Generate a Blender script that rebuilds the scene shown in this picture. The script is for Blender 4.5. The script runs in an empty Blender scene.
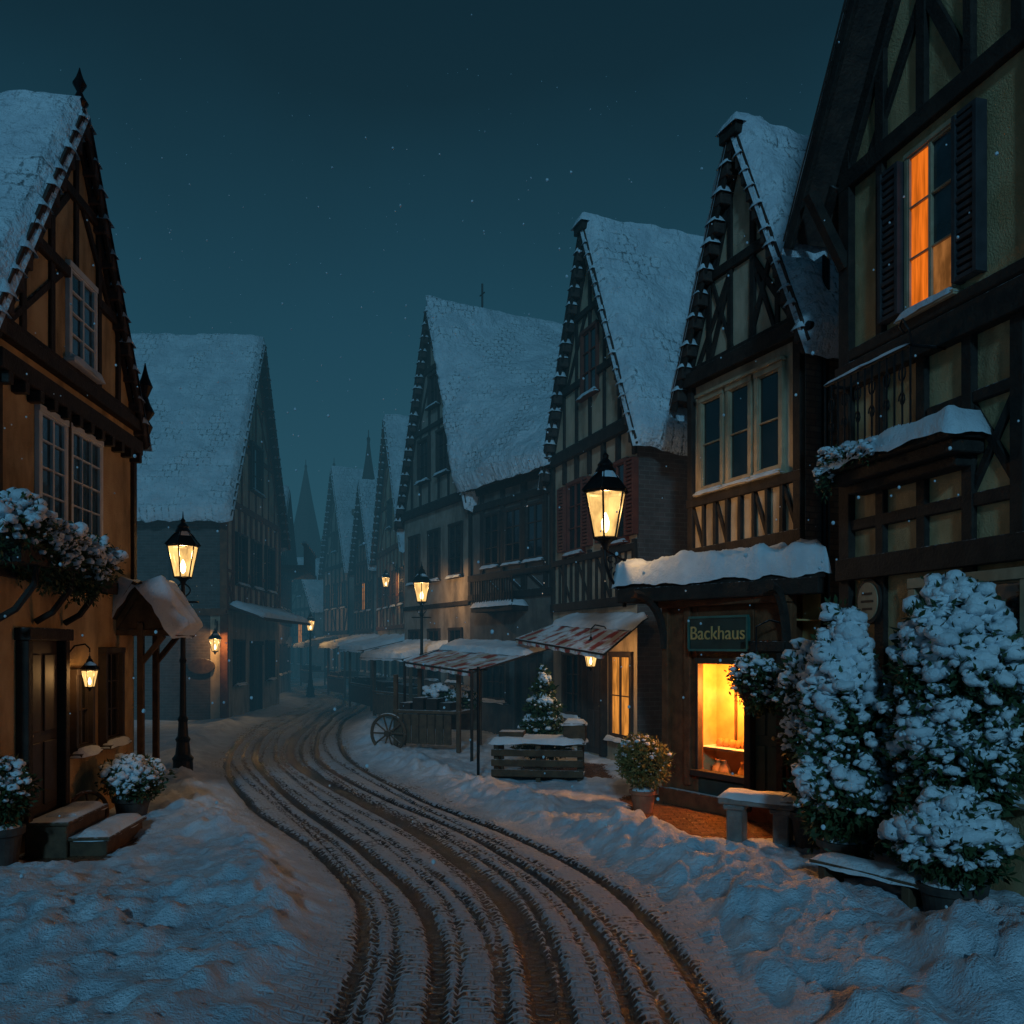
import bpy, bmesh, math, random
import numpy as np
from mathutils import Vector, Matrix
random.seed(7); rng=np.random.default_rng(7)
S=bpy.context.scene
S.view_settings.view_transform='Standard'
S.view_settings.look='None'; S.view_settings.exposure=0; S.view_settings.gamma=1

# ---------------------------------------------------------------- noise
TAB=rng.random((256,256))
def vn(x,y,o=0):
    x=np.asarray(x,float)+o*17.3; y=np.asarray(y,float)+o*9.1
    xi=np.floor(x).astype(int); yi=np.floor(y).astype(int)
    fx=x-xi; fy=y-yi; fx=fx*fx*(3-2*fx); fy=fy*fy*(3-2*fy)
    a=TAB[xi&255,yi&255]; b=TAB[(xi+1)&255,yi&255]; c=TAB[xi&255,(yi+1)&255]; d=TAB[(xi+1)&255,(yi+1)&255]
    return (a*(1-fx)+b*fx)*(1-fy)+(c*(1-fx)+d*fx)*fy
def fbm(x,y,o=0,n=4):
    r=0;amp=.5;t=0
    for i in range(n):
        r=r+amp*vn(np.asarray(x)*2**i,np.asarray(y)*2**i,o+i*3); t+=amp; amp*=.5
    return r/t

# ---------------------------------------------------------------- materials
class NT:
    def __init__(s,name):
        s.m=bpy.data.materials.new(name); s.m.use_nodes=True; s.t=s.m.node_tree; s.t.nodes.clear()
        s.out=s.n('ShaderNodeOutputMaterial')
    def n(s,ty,**k):
        x=s.t.nodes.new(ty)
        for a,b in k.items(): setattr(x,a,b)
        return x
    def l(s,a,b): s.t.links.new(a,b)
    def inp(s,node,key,val):
        if hasattr(val,'is_output') : s.l(val,node.inputs[key])
        else: node.inputs[key].default_value=val
    def noise(s,vec,scale,detail=3,rough=.55):
        x=s.n('ShaderNodeTexNoise'); s.l(vec,x.inputs['Vector']); x.inputs['Scale'].default_value=scale
        x.inputs['Detail'].default_value=detail; x.inputs['Roughness'].default_value=rough; return x.outputs['Fac']
    def math(s,op,a,b=0.0,c=None,clamp=False):
        x=s.n('ShaderNodeMath',operation=op,use_clamp=clamp); s.inp(x,0,a); s.inp(x,1,b)
        if c is not None: s.inp(x,2,c)
        return x.outputs[0]
    def ramp(s,v,a,b,lo=0.,hi=1.):
        x=s.n('ShaderNodeMapRange'); s.inp(x,'Value',v); x.inputs['From Min'].default_value=a; x.inputs['From Max'].default_value=b
        x.inputs['To Min'].default_value=lo; x.inputs['To Max'].default_value=hi; x.interpolation_type='SMOOTHSTEP'; return x.outputs[0]
    def mix(s,f,a,b):
        x=s.n('ShaderNodeMix',data_type='RGBA'); s.inp(x,0,f); s.inp(x,6,a); s.inp(x,7,b); return x.outputs[2]
    def bump(s,h,st,dist,nrm=None):
        x=s.n('ShaderNodeBump'); s.l(h,x.inputs['Height']); x.inputs['Strength'].default_value=st; x.inputs['Distance'].default_value=dist
        if nrm is not None: s.l(nrm,x.inputs['Normal'])
        return x.outputs[0]
    def bsdf(s,col,rough=.7,normal=None,metal=0.,spec=.5):
        b=s.n('ShaderNodeBsdfPrincipled'); s.inp(b,'Base Color',col); s.inp(b,'Roughness',rough); s.inp(b,'Metallic',metal)
        s.inp(b,'Specular IOR Level',spec)
        if normal is not None: s.l(normal,b.inputs['Normal'])
        s.l(b.outputs[0],s.out.inputs[0]); return b
    def obj(s): return s.n('ShaderNodeTexCoord').outputs['Object']
    def uv(s): return s.n('ShaderNodeTexCoord').outputs['UV']
    def scl(s,v,sx,sy,sz):
        x=s.n('ShaderNodeMapping'); s.l(v,x.inputs[0]); x.inputs['Scale'].default_value=(sx,sy,sz); return x.outputs[0]
def c4(c): return (c[0],c[1],c[2],1)
SNOWC=(.74,.79,.84)
def basic(name,c1,c2,scale=3,rough=.75,bs=40,bst=.3,bd=.01,metal=0.,dust=0.,stretch=(1,1,1),spec=.4,stain=0.):
    t=NT(name); o=t.obj(); v=t.scl(o,*stretch) if stretch!=(1,1,1) else o
    f=t.ramp(t.noise(v,scale,3),.3,.7)
    col=t.mix(f,c4(c1),c4(c2))
    if stain>0:
        f2=t.ramp(t.noise(t.scl(o,1,1,.35),1.7,4,.65),.42,.72,0,stain)
        col=t.mix(f2,col,c4([x*.35 for x in c1]))
    h=t.noise(v,bs,2)
    if dust>0:
        g=t.n('ShaderNodeNewGeometry'); sp=t.n('ShaderNodeSeparateXYZ'); t.l(g.outputs['Normal'],sp.inputs[0])
        nz=t.math('ADD',sp.outputs[2],t.math('MULTIPLY',t.noise(o,18,3),.5))
        d=t.ramp(nz,.95,1.15,0,dust)
        col=t.mix(d,col,c4(SNOWC))
    t.bsdf(col,rough,t.bump(h,bst,bd),metal,spec)
    return t.m
M={}
M['timber']=basic('timber',(.016,.012,.010),(.036,.025,.019),6,.8,30,.6,.02,dust=.75)
M['timber_red']=basic('timber_red',(.11,.038,.015),(.19,.07,.028),6,.8,30,.6,.02,dust=.7)
M['wood']=basic('wood',(.06,.035,.02),(.11,.065,.035),8,.75,40,.5,.01,dust=.8)
M['plaster_ochre']=basic('plaster_ochre',(.44,.29,.14),(.58,.41,.22),2.5,.9,55,.7,.018,stain=.8)
M['plaster_cream']=basic('plaster_cream',(.46,.36,.25),(.58,.46,.33),2.5,.9,55,.7,.018,stain=.8)
M['plaster_grey']=basic('plaster_grey',(.26,.22,.18),(.36,.31,.26),2.5,.9,50,.6,.018,stain=.7)
M['plaster_dark']=basic('plaster_dark',(.11,.095,.085),(.18,.155,.13),2.5,.9,50,.6,.018,stain=.7)
M['stone']=basic('stone',(.14,.13,.12),(.24,.22,.20),5,.85,30,.6,.02,dust=.7)
M['cream_frame']=basic('cream_frame',(.36,.27,.17),(.45,.35,.23),6,.6,60,.2,.005,stain=.7)
M['white_frame']=basic('white_frame',(.55,.56,.55),(.65,.66,.65),6,.5,60,.2,.005)
M['dark_frame']=basic('dark_frame',(.03,.022,.018),(.05,.035,.028),6,.6,60,.2,.005)
M['red_frame']=basic('red_frame',(.12,.03,.018),(.17,.045,.025),6,.6,60,.2,.005)
M['shutter']=basic('shutter',(.025,.026,.03),(.045,.045,.05),6,.7,60,.3,.005)
M['green_paint']=basic('green_paint',(.012,.035,.032),(.02,.055,.048),6,.45,60,.2,.004)
M['teal_trim']=basic('teal_trim',(.03,.12,.10),(.045,.16,.13),6,.45,60,.2,.004)
M['iron']=basic('iron',(.012,.012,.013),(.025,.024,.024),10,.45,60,.2,.004,metal=.6,dust=.5)
M['terracotta']=basic('terracotta',(.28,.10,.05),(.38,.15,.08),8,.8,50,.4,.008)
M['dark_pot']=basic('dark_pot',(.035,.03,.028),(.07,.06,.05),8,.7,50,.4,.008)
M['leaf']=basic('leaf',(.018,.04,.014),(.05,.085,.03),14,.6,60,.2,.004)
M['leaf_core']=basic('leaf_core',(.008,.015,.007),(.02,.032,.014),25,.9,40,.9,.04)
M['leaf_warm']=basic('leaf_warm',(.07,.09,.025),(.22,.18,.06),14,.6,60,.2,.004)
M['tile']=basic('tile',(.035,.025,.022),(.07,.045,.035),8,.8,30,.6,.02)
M['gold']=basic('gold',(.55,.38,.14),(.65,.46,.18),8,.4,30,.1,.002,metal=.2)
M['bread']=basic('bread',(.42,.17,.05),(.55,.27,.08),8,.7,30,.4,.01)
M['warm_wall']=basic('warm_wall',(.52,.30,.11),(.68,.42,.17),4,.8,30,.2,.004)
def snowmat(name,roof=False):
    t=NT(name); o=t.obj()
    a=t.noise(o,9,4); b=t.noise(o,48,3,.7)
    h=t.math('ADD',a,t.math('MULTIPLY',b,.5))
    col=t.mix(t.ramp(t.noise(o,2.2,3),.3,.7),c4((.60,.67,.74)),c4((.77,.84,.90)))
    nrm=t.bump(h,.7,.045)
    if roof:
        br=t.n('ShaderNodeTexBrick'); t.l(t.uv(),br.inputs['Vector'])
        for k,v in (('Scale',1.),('Mortar Size',.03),('Mortar Smooth',.9),('Brick Width',.20),('Row Height',.24)): br.inputs[k].default_value=v
        thin=t.ramp(t.noise(o,1.1,3),.42,.62)
        inv=t.math('SUBTRACT',1.,br.outputs['Fac'])
        big=t.noise(o,3.2,4,.65)
        nrm=t.bump(t.math('ADD',t.math('MULTIPLY',big,4.),t.math('MULTIPLY',inv,t.math('MULTIPLY',thin,.5))),.65,.05,nrm)
        sp=t.ramp(t.math('ADD',t.noise(o,15,4,.75),t.math('MULTIPLY',br.outputs['Fac'],.13)),.56,.70,0,.75)
        col=t.mix(t.math('MULTIPLY',sp,t.math('ADD',thin,.2)),col,c4((.15,.17,.18)))
    t.bsdf(col,.6,nrm,0,.35)
    return t.m
M['snow']=snowmat('snow'); M['snow_roof']=snowmat('snow_roof',True)
def brickmat(name,c1,c2,mo,w=.24,h=.08):
    t=NT(name); o=t.obj(); sp=t.n('ShaderNodeSeparateXYZ'); t.l(o,sp.inputs[0]); cb=t.n('ShaderNodeCombineXYZ')
    t.l(t.math('ADD',sp.outputs[0],t.math('MULTIPLY',sp.outputs[1],.73)),cb.inputs[0]); t.l(sp.outputs[2],cb.inputs[1])
    br=t.n('ShaderNodeTexBrick'); t.l(cb.outputs[0],br.inputs['Vector'])
    for k,v in (('Scale',1.),('Mortar Size',.008),('Brick Width',w),('Row Height',h),('Color1',c4(c1)),('Color2',c4(c2)),('Mortar',c4(mo))): br.inputs[k].default_value=v
    col=t.mix(t.ramp(t.noise(o,5,4),.35,.75,0,.6),br.outputs['Color'],c4([x*.4 for x in c1]))
    hh=t.math('ADD',t.math('SUBTRACT',1.,br.outputs['Fac']),t.math('MULTIPLY',t.noise(o,40,3),.4))
    t.bsdf(col,.85,t.bump(hh,.6,.012)); return t.m
M['brick']=brickmat('brick',(.11,.08,.07),(.075,.058,.05),(.12,.11,.10))
M['brick_pale']=brickmat('brick_pale',(.22,.19,.17),(.15,.13,.12),(.1,.1,.1))
def emis(name,col,st,alpha=0.,var=None):
    t=NT(name); e=t.n('ShaderNodeEmission'); e.inputs[1].default_value=st; e.inputs[0].default_value=c4(col)
    if var:
        f=t.ramp(t.noise(t.scl(t.obj(),var[0],var[0],var[1]),1.,3),.3,.7)
        t.l(t.mix(f,c4([x*.35 for x in col]),c4(col)),e.inputs[0])
    if alpha>0:
        tr=t.n('ShaderNodeBsdfTransparent'); mx=t.n('ShaderNodeMixShader'); mx.inputs[0].default_value=1-alpha
        t.l(tr.outputs[0],mx.inputs[1]); t.l(e.outputs[0],mx.inputs[2]); t.l(mx.outputs[0],t.out.inputs[0])
    else: t.l(e.outputs[0],t.out.inputs[0])
    return t.m
M['lamp_glass']=emis('lamp_glass',(1,.58,.18),2.3,.5,(5,3))
M['bulb']=emis('bulb',(1,.76,.4),12)
M['lit_orange']=emis('lit_orange',(1,.20,.015),1.0,0,(14,1.2))
M['lit_amber']=emis('lit_amber',(1,.36,.055),.85,0,(9,2))
M['lit_dim']=emis('lit_dim',(1,.38,.1),.3,0,(9,3))
def glass(name,c):
    t=NT(name); o=t.obj(); col=t.mix(t.ramp(t.noise(o,2.5,3),.35,.7),c4(c),c4([x*.3 for x in c]))
    t.bsdf(col,.08,t.bump(t.noise(o,4,2),.15,.02),0,.8); return t.m
M['glass']=glass('glass',(.012,.017,.022)); M['glass_blue']=glass('glass_blue',(.04,.075,.10))
def awnm():
    t=NT('awning_cloth'); u=t.uv(); sp=t.n('ShaderNodeSeparateXYZ'); t.l(u,sp.inputs[0])
    s=t.math('GREATER_THAN',t.math('FRACT',t.math('MULTIPLY',sp.outputs[0],2.6)),.5)
    col=t.mix(s,c4((.36,.05,.03)),c4((.5,.42,.34)))
    f=t.ramp(t.noise(t.obj(),3.2,5,.6),.44,.60)
    col=t.mix(f,col,c4(SNOWC)); t.bsdf(col,.85,t.bump(t.noise(t.obj(),12,4),.5,.03)); return t.m
M['awning']=awnm()

# ---------------------------------------------------------------- mesh builder
class MB:
    def __init__(s): s.v=[];s.f=[];s.mi=[];s.uv=[]
    def add(s,vs,fs,mi=0,uvs=None):
        o=len(s.v); s.v.extend([tuple(p) for p in vs])
        for k,f in enumerate(fs):
            s.f.append([i+o for i in f]); s.mi.append(mi)
            s.uv.append([uvs[i] for i in f] if uvs is not None else None)
    def box(s,F,u0,u1,w0,w1,z0,z1,mi=0):
        P=F.P; vs=[P(u,w,z) for z in (z0,z1) for w in (w0,w1) for u in (u0,u1)]
        s.add(vs,[(0,1,3,2),(4,6,7,5),(0,4,5,1),(2,3,7,6),(0,2,6,4),(1,5,7,3)],mi)
    def obox(s,a,b,wd,th,up=Vector((0,0,1)),mi=0):
        a=Vector(a);b=Vector(b);d=(b-a).normalized(); x=d.cross(up)
        if x.length<1e-3: x=d.cross(Vector((0,1,0)))
        x.normalize(); y=x.cross(d).normalized(); vs=[]
        for p in (a,b):
            for i,j in ((-1,-1),(1,-1),(1,1),(-1,1)): vs.append(p+x*wd/2*i+y*th/2*j)
        s.add(vs,[(0,3,2,1),(4,5,6,7),(0,1,5,4),(1,2,6,5),(2,3,7,6),(3,0,4,7)],mi)
    def prism(s,pts,z0,z1,mi=0):
        n=len(pts); vs=[(p[0],p[1],z0) for p in pts]+[(p[0],p[1],z1) for p in pts]
        s.add(vs,[tuple(range(n))[::-1],tuple(range(n,2*n))]+[(i,(i+1)%n,n+(i+1)%n,n+i) for i in range(n)],mi)
    def lathe(s,c,prof,seg=20,mi=0,sq=False):
        vs=[];fs=[];n=len(prof)
        for r,z in prof:
            for k in range(seg):
                a=2*math.pi*(k+.5)/seg; vs.append((c[0]+r*math.cos(a),c[1]+r*math.sin(a),c[2]+z))
        for i in range(n-1):
            for k in range(seg): fs.append((i*seg+k,i*seg+(k+1)%seg,(i+1)*seg+(k+1)%seg,(i+1)*seg+k))
        fs.append(tuple(range(seg))[::-1]); fs.append(tuple(range((n-1)*seg,n*seg)))
        s.add(vs,fs,mi)
    def tube(s,pts,r,seg=7,mi=0):
        pts=[Vector(p) for p in pts]; vs=[];fs=[];n=len(pts)
        for i,p in enumerate(pts):
            d=(pts[min(i+1,n-1)]-pts[max(i-1,0)]).normalized()
            x=d.cross(Vector((.13,.21,.97))).normalized(); y=x.cross(d)
            rr=r[i] if isinstance(r,(list,tuple)) else r
            for k in range(seg):
                a=2*math.pi*k/seg; vs.append(p+x*rr*math.cos(a)+y*rr*math.sin(a))
        for i in range(n-1):
            for k in range(seg): fs.append((i*seg+k,i*seg+(k+1)%seg,(i+1)*seg+(k+1)%seg,(i+1)*seg+k))
        fs.append(tuple(range(seg))[::-1]); fs.append(tuple(range((n-1)*seg,n*seg)))
        s.add(vs,fs,mi)
    def pillow(s,q,T,mi=0,up=Vector((0,0,1)),nmax=40,drop=.03):
        q=[Vector(p) for p in q]; la=max((q[1]-q[0]).length,(q[2]-q[3]).length); lb=max((q[3]-q[0]).length,(q[2]-q[1]).length)
        na=max(5,min(nmax,int(la/.05))); nb=max(5,min(nmax,int(lb/.05))); vs=[];fs=[]
        ra=random.random()*50
        e=min(.45,.09/la); e2=min(.45,.09/lb)
        for j in range(nb+1):
            for i in range(na+1):
                a=i/na;b=j/nb
                p=(q[0]*(1-a)+q[1]*a)*(1-b)+(q[3]*(1-a)+q[2]*a)*b
                ea=min(1,min(a,1-a)/e); eb=min(1,min(b,1-b)/e2)
                h=math.sqrt(max(0,1-(1-ea)**2))*math.sqrt(max(0,1-(1-eb)**2))
                nz=float(fbm(p.x*4+ra,p.y*4+p.z*3,1,3))
                if i in(0,na) or j in(0,nb):
                    cc=(q[0]+q[1]+q[2]+q[3])/4; dd=(p-cc); dd.z=0
                    if dd.length>0: p=p+dd.normalized()*.025*(nz*2)
                    vs.append(p-up*drop*(.3+1.6*nz))
                else: vs.append(p+up*T*h*(.55+.9*nz))
        for j in range(nb):
            for i in range(na): k=j*(na+1)+i; fs.append((k,k+1,k+na+2,k+na+1))
        s.add(vs,fs,mi)
    def build(s,name,mats,parent=None,ploc=None,smooth=False,bevel=0,loc=None):
        me=bpy.data.meshes.new(name)
        L=Vector(loc) if loc is not None else Vector((0,0,0))
        me.from_pydata([(v[0]-L.x,v[1]-L.y,v[2]-L.z) for v in s.v],[],s.f)
        for m in mats: me.materials.append(M[m] if isinstance(m,str) else m)
        me.polygons.foreach_set('material_index',s.mi)
        if any(u is not None for u in s.uv):
            ul=me.uv_layers.new(name='UVMap'); k=0
            for fi,f in enumerate(s.f):
                for j in range(len(f)):
                    if s.uv[fi] is not None: ul.data[k].uv=s.uv[fi][j]
                    k+=1
        bm=bmesh.new(); bm.from_mesh(me); bmesh.ops.recalc_face_normals(bm,faces=bm.faces); bm.to_mesh(me); bm.free()
        if smooth: me.polygons.foreach_set('use_smooth',[True]*len(me.polygons))
        o=bpy.data.objects.new(name,me); S.collection.objects.link(o)
        if loc is not None: o.location=L
        if parent is not None:
            o.parent=parent; o.matrix_parent_inverse=Matrix.Translation(parent.location).inverted()
        if bevel>0:
            b=o.modifiers.new('bevel','BEVEL'); b.width=bevel; b.segments=1; b.limit_method='ANGLE'
        return o
def empty(name,loc):
    e=bpy.data.objects.new(name,None); e.location=loc; e.empty_display_size=.3; S.collection.objects.link(e); return e
class Frame:
    def __init__(s,A,B,side=-1):
        s.A=Vector((A[0],A[1],0)); B=Vector((B[0],B[1],0)); s.L=(B-s.A).length; s.eu=(B-s.A).normalized()
        s.ew=Vector((-s.eu.y,s.eu.x,0)) if side<0 else Vector((s.eu.y,-s.eu.x,0))
    def P(s,u,w,z): return s.A+s.eu*u+s.ew*w+Vector((0,0,z))
    def u_at(s,y): return (y-s.A.y)/s.eu.y
def lightpt(name,loc,energy,col=(1,.54,.19),r=.06,parent=None):
    l=bpy.data.lights.new(name,'POINT'); l.energy=energy; l.color=col; l.shadow_soft_size=r
    o=bpy.data.objects.new(name,l); o.location=loc; S.collection.objects.link(o)
    if parent: o.parent=parent; o.matrix_parent_inverse=Matrix.Translation(parent.location).inverted()

class House:
    def __init__(s,A,B,depth,ze,zp,side=-1,name='timber_framed_house',wall='plaster_cream',timber='timber',over=.18,eo=.35,snowT=.15,teeth=True,apex=None,side_mat=None,cap=False,body=True):
        s.F=Frame(A,B,side); s.L=s.F.L; s.ze=ze;s.zp=zp; s.parts={}; s.holes=[]; s.depth=depth; s.over=over
        s.name=name; s.wall=wall; s.tim=timber; F=s.F;L=s.L
        w=s.mb('walls',wall)
        if body:
            pr=[(0,-.2),(L,-.2),(L,ze),(L/2,zp-.02),(0,ze)]
            vs=[F.P(u,0,z) for u,z in pr]+[F.P(u,-depth,z) for u,z in pr]
            w.add(vs,[(0,1,2,3,4),(9,8,7,6,5)]+[(i,(i+1)%5,5+(i+1)%5,5+i) for i in range(5)])
        if side_mat:
            s.mb('side_wall',side_mat).box(F,-.006,.0,-depth,-.0,-.2,ze-.02)
        k=(zp-ze)/(L/2); s.k=k
        for sg in (0,1):
            ue=-eo if sg==0 else L+eo; zE=ze-eo*k*.9
            s.roof(F.P(ue,over,zE),F.P(ue,-depth-.2,zE),F.P(L/2,-depth-.2,zp),F.P(L/2,over,zp),snowT)
            t=s.mb('bargeboards',timber,bevel=.008)
            t.obox(F.P(ue,over-.03+sg*.003,zE-.07),F.P(L/2,over-.03+sg*.003,zp-.07),.05,.17,up=F.ew.cross(F.P(L/2,0,zp)-F.P(ue,0,zE)).normalized())
            if teeth:
                # stepped verge stones sitting square on the slope, each carrying a little snow
                a=F.P(ue,0,zE);b=F.P(L/2,0,zp);ln=(b-a).length; n=int(ln/.34); d=(b-a)/ln; nn=F.ew.cross(d); 
                if nn.z<0: nn=-nn
                tm=s.mb('verge_steps','tile',bevel=.01); sm=s.mb('verge_snow','snow',smooth=True)
                dh=Vector((d.x,d.y,0)).normalized()
                for i in range(n):
                    c=a+d*(i+.5+random.uniform(-.15,.15))*ln/n; hw=random.uniform(.07,.10)
                    zt=c.z+.10
                    p=c+F.ew*(over-.08)+dh*.04
                    vs=[]
                    for z in (c.z-.10,zt):
                        for q in (-1,1):
                            for r in (-1,1):
                                v=p+dh*hw*r+F.ew*.09*q; v.z=z; vs.append(v)
                    tm.add(vs,[(0,1,3,2),(4,6,7,5),(0,4,5,1),(2,3,7,6),(0,2,6,4),(1,5,7,3)])
                    qs=[]
                    for r,q in ((-1,-1),(1,-1),(1,1),(-1,1)):
                        v=p+dh*(hw+.012)*r+F.ew*.10*q; v.z=zt; qs.append(v)
                    sm.pillow(qs,random.uniform(.08,.13),nmax=6,drop=.03)
        if cap:
            t=s.mb('apex_cap',timber,bevel=.01); t.box(F,L/2-.2,L/2+.2,-.2,over+.06,zp-.12,zp+.06)
            s.mb('verge_snow','snow',smooth=True).pillow([F.P(L/2-.23,-.27,zp+.06),F.P(L/2+.23,-.27,zp+.06),F.P(L/2+.23,over+.08,zp+.06),F.P(L/2-.23,over+.08,zp+.06)],.14)
        s.mb('verge_snow','snow',smooth=True).tube([F.P(L/2+.02*math.sin(i*2.1),over-.05-(depth+.1)*i/14,zp+.10+.03*math.sin(i*1.7)) for i in range(15)],.12)
    def mb(s,key,mat,smooth=False,bevel=0):
        if key not in s.parts: s.parts[key]=(MB(),mat,smooth,bevel)
        return s.parts[key][0]
    def roof(s,E0,E1,R1,R0,T=.15,th=.09,slab=True):
        E0,E1,R1,R0=[Vector(x) for x in (E0,E1,R1,R0)]
        n=(E1-E0).cross(R0-E0).normalized()
        if n.z<0:n=-n
        if slab:
            t=s.mb('roof_tiles','tile'); q=[E0,E1,R1,R0]
            t.add(q+[p+n*th for p in q],[(0,1,2,3),(7,6,5,4)]+[(i,(i+1)%4,4+(i+1)%4,4+i) for i in range(4)])
        m=s.mb('roof_snow','snow_roof',smooth=True)
        la=(E1-E0).length; lb=(R0-E0).length; na=min(70,int(la/.1)); nb=min(70,int(lb/.09)); 
        A,B=np.meshgrid(np.linspace(0,1,na+1),np.linspace(0,1,nb+1))
        Pn=lambda v:np.array(v)[None,None,:]
        P=(Pn(E0)*(1-A[...,None])+Pn(E1)*A[...,None])*(1-B[...,None])+(Pn(R0)*(1-A[...,None])+Pn(R1)*A[...,None])*B[...,None]
        ro=random.randint(0,40)
        nz=fbm(A*la*1.1,B*lb*1.1,ro,4); n2=fbm(A*la*4,B*lb*4,ro+3,3)
        ea=np.minimum(1,np.minimum(A,1-A)*la/.16); eb=np.minimum(1,np.minimum(B+.0,1.0)*lb/.2)
        h=np.sqrt(1-(1-ea)**2)*np.sqrt(1-(1-eb)**2)*T*(.15+1.1*nz+.7*n2)
        saw=((B*lb/.24)%1.0)
        h=h+ .012*(1-saw)*(ea>0.5)*(eb>.5)
        edge=(A==0)|(A==1)|(B==0)
        h=np.where(edge,-.10,h)
        P=P+np.array(n)[None,None,:]*(th+h)[...,None]
        da=np.array((E1-E0).normalized());db=np.array((R0-E0).normalized())
        jag=(vn(A*la*3,A*0,ro)*.14+vn(A*la*9,A*0,ro+2)*.10)
        P=P-db[None,None,:]*(np.where(B==0,.02+jag,0))[...,None]
        P=P+da[None,None,:]*(np.where(A==0,-.03,0)+np.where(A==1,.03,0))[...,None]
        vs=P.reshape(-1,3).tolist(); uvs=np.stack([A*la,B*lb],-1).reshape(-1,2).tolist()
        fs=[(j*(na+1)+i,j*(na+1)+i+1,(j+1)*(na+1)+i+1,(j+1)*(na+1)+i) for j in range(nb) for i in range(na)]
        m.add(vs,fs,0,uvs)
    def zl(s,u): return s.ze+(s.zp-s.ze)*(1-abs(u-s.L/2)/(s.L/2))
    def inhole(s,u,z):
        return any(a-.02<u<b+.02 and c-.02<z<d+.02 for a,b,c,d in s.holes)
    def beam(s,p1,p2,w=.13,proud=.05,F=None,key='timber_frame'):
        F=F or s.F
        for i in range(9):
            t=(i+.5)/9
            if F is s.F and s.inhole(p1[0]*(1-t)+p2[0]*t,p1[1]*(1-t)+p2[1]*t): return
        s._b(p1,p2,w,proud,F,key)
    def _b(s,p1,p2,w,proud,F,key='timber_frame'):
        pr=proud+random.uniform(0,.012); d=Vector((p2[0]-p1[0],p2[1]-p1[1])); 
        if d.length<.05:return
        d.normalize(); n=Vector((-d.y,d.x)); w=w*random.uniform(.9,1.12); vs=[]
        for ww in (-.02,pr):
            for p,k in ((p1,1),(p1,-1),(p2,-1),(p2,1)):
                j=random.uniform(-.009,.009); vs.append(F.P(p[0]+n.x*(w/2*k+j),ww,p[1]+n.y*(w/2*k+j)))
        s.mb(key,s.tim,bevel=.008).add(vs,[(3,2,1,0),(4,5,6,7),(0,1,5,4),(1,2,6,5),(2,3,7,6),(3,0,4,7)])
    def seg(s,a,b,blocks):
        out=[(a,b)]
        for c,d in blocks:
            o=[]
            for x,y in out:
                if d<=x or c>=y:o.append((x,y))
                else:
                    if c>x:o.append((x,c))
                    if d<y:o.append((d,y))
            out=o
        return [q for q in out if q[1]-q[0]>.06]
    def rail(s,z,u0=None,u1=None,w=.15,proud=.06):
        u0=0 if u0 is None else u0; u1=s.L if u1 is None else u1
        for a,b in s.seg(u0,u1,[(h[0],h[1]) for h in s.holes if h[2]-.03<z<h[3]+.03]): s._b((a,z),(b,z),w,proud,s.F)
    def post(s,u,z0,z1,w=.13,proud=.05):
        for a,b in s.seg(z0,z1,[(h[2],h[3]) for h in s.holes if h[0]-.03<u<h[1]+.03]): s._b((u,a),(u,b),w,proud,s.F)
    def gable(s,rails=(.0,.4),n=6,brace=True,z0=None,w=.10):
        L=s.L; H=s.zp-s.ze
        for r in rails:
            z=s.ze+H*r; hw=L/2*(1-r); s.rail(z,L/2-hw,L/2+hw,.13)
        for i in range(1,n):
            u=L*i/n; s.post(u,s.ze,s.zl(u)-.05,w,.03)
        s._b((0,s.ze-.05),(L/2,s.zp-.05),.13,.055,s.F); s._b((L,s.ze-.05),(L/2,s.zp-.05),.13,.055,s.F)
        if brace:
            rr=list(rails)+[.95]
            for k,(a,b) in enumerate(zip(rr[:-1],rr[1:])):
                for sg in (-1,1):
                    h0=L/2*(1-a)*.85; h1=L/2*(1-b)*.25
                    s.beam((L/2+sg*h0,s.ze+H*a),(L/2+sg*h1,s.ze+H*b),w*.9,.024+.004*sg)
    def window(s,u0,u1,z0,z1,cols=2,rows=3,frame='dark_frame',gl='glass',casing=.07,sill=True,lit=None,F=None,reg=True,snow=.05,shut=None,head=False,dp=.10):
        F=F or s.F
        if u0>u1:u0,u1=u1,u0
        if F is s.F and reg: s.holes.append((u0-casing,u1+casing,z0-casing,z1+casing))
        s.mb('window_glass_'+gl,gl).box(F,u0,u1,-.01,.012,z0,z1)
        fr=s.mb('window_frames_'+frame,frame,bevel=.004); c=casing; p=dp
        fr.box(F,u0-c,u0,-.02,p,z0,z1); fr.box(F,u1,u1+c,-.02,p,z0,z1)
        fr.box(F,u0-c,u1+c,-.02,p+.01,z1,z1+c); fr.box(F,u0-c,u1+c,-.02,p+.01,z0-c,z0)
        st=.028
        for i in range(cols+1):
            u=u0+(u1-u0)*i/cols; ww=st*(1.5 if i in(0,cols) or (cols%2==0 and i==cols//2) else .7)
            a=max(u0,u-ww/2);b=min(u1,u+ww/2)
            fr.box(F,a,b,.008,.045,z0,z1)
        for j in range(rows+1):
            z=z0+(z1-z0)*j/rows; ww=st*(1.5 if j in(0,rows) else .7)
            fr.box(F,u0+.001,u1-.001,.008,.042,max(z0,z-ww/2),min(z1,z+ww/2))
        if lit:
            for (i,j,m) in lit:
                a=u0+(u1-u0)*i/cols;b=u0+(u1-u0)*(i+1)/cols; e=z0+(z1-z0)*j/rows; g=z0+(z1-z0)*(j+1)/rows
                s.mb('lit_panes_'+m,m).box(F,a+.012,b-.012,.0,.018,e+.012,g-.012)
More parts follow.
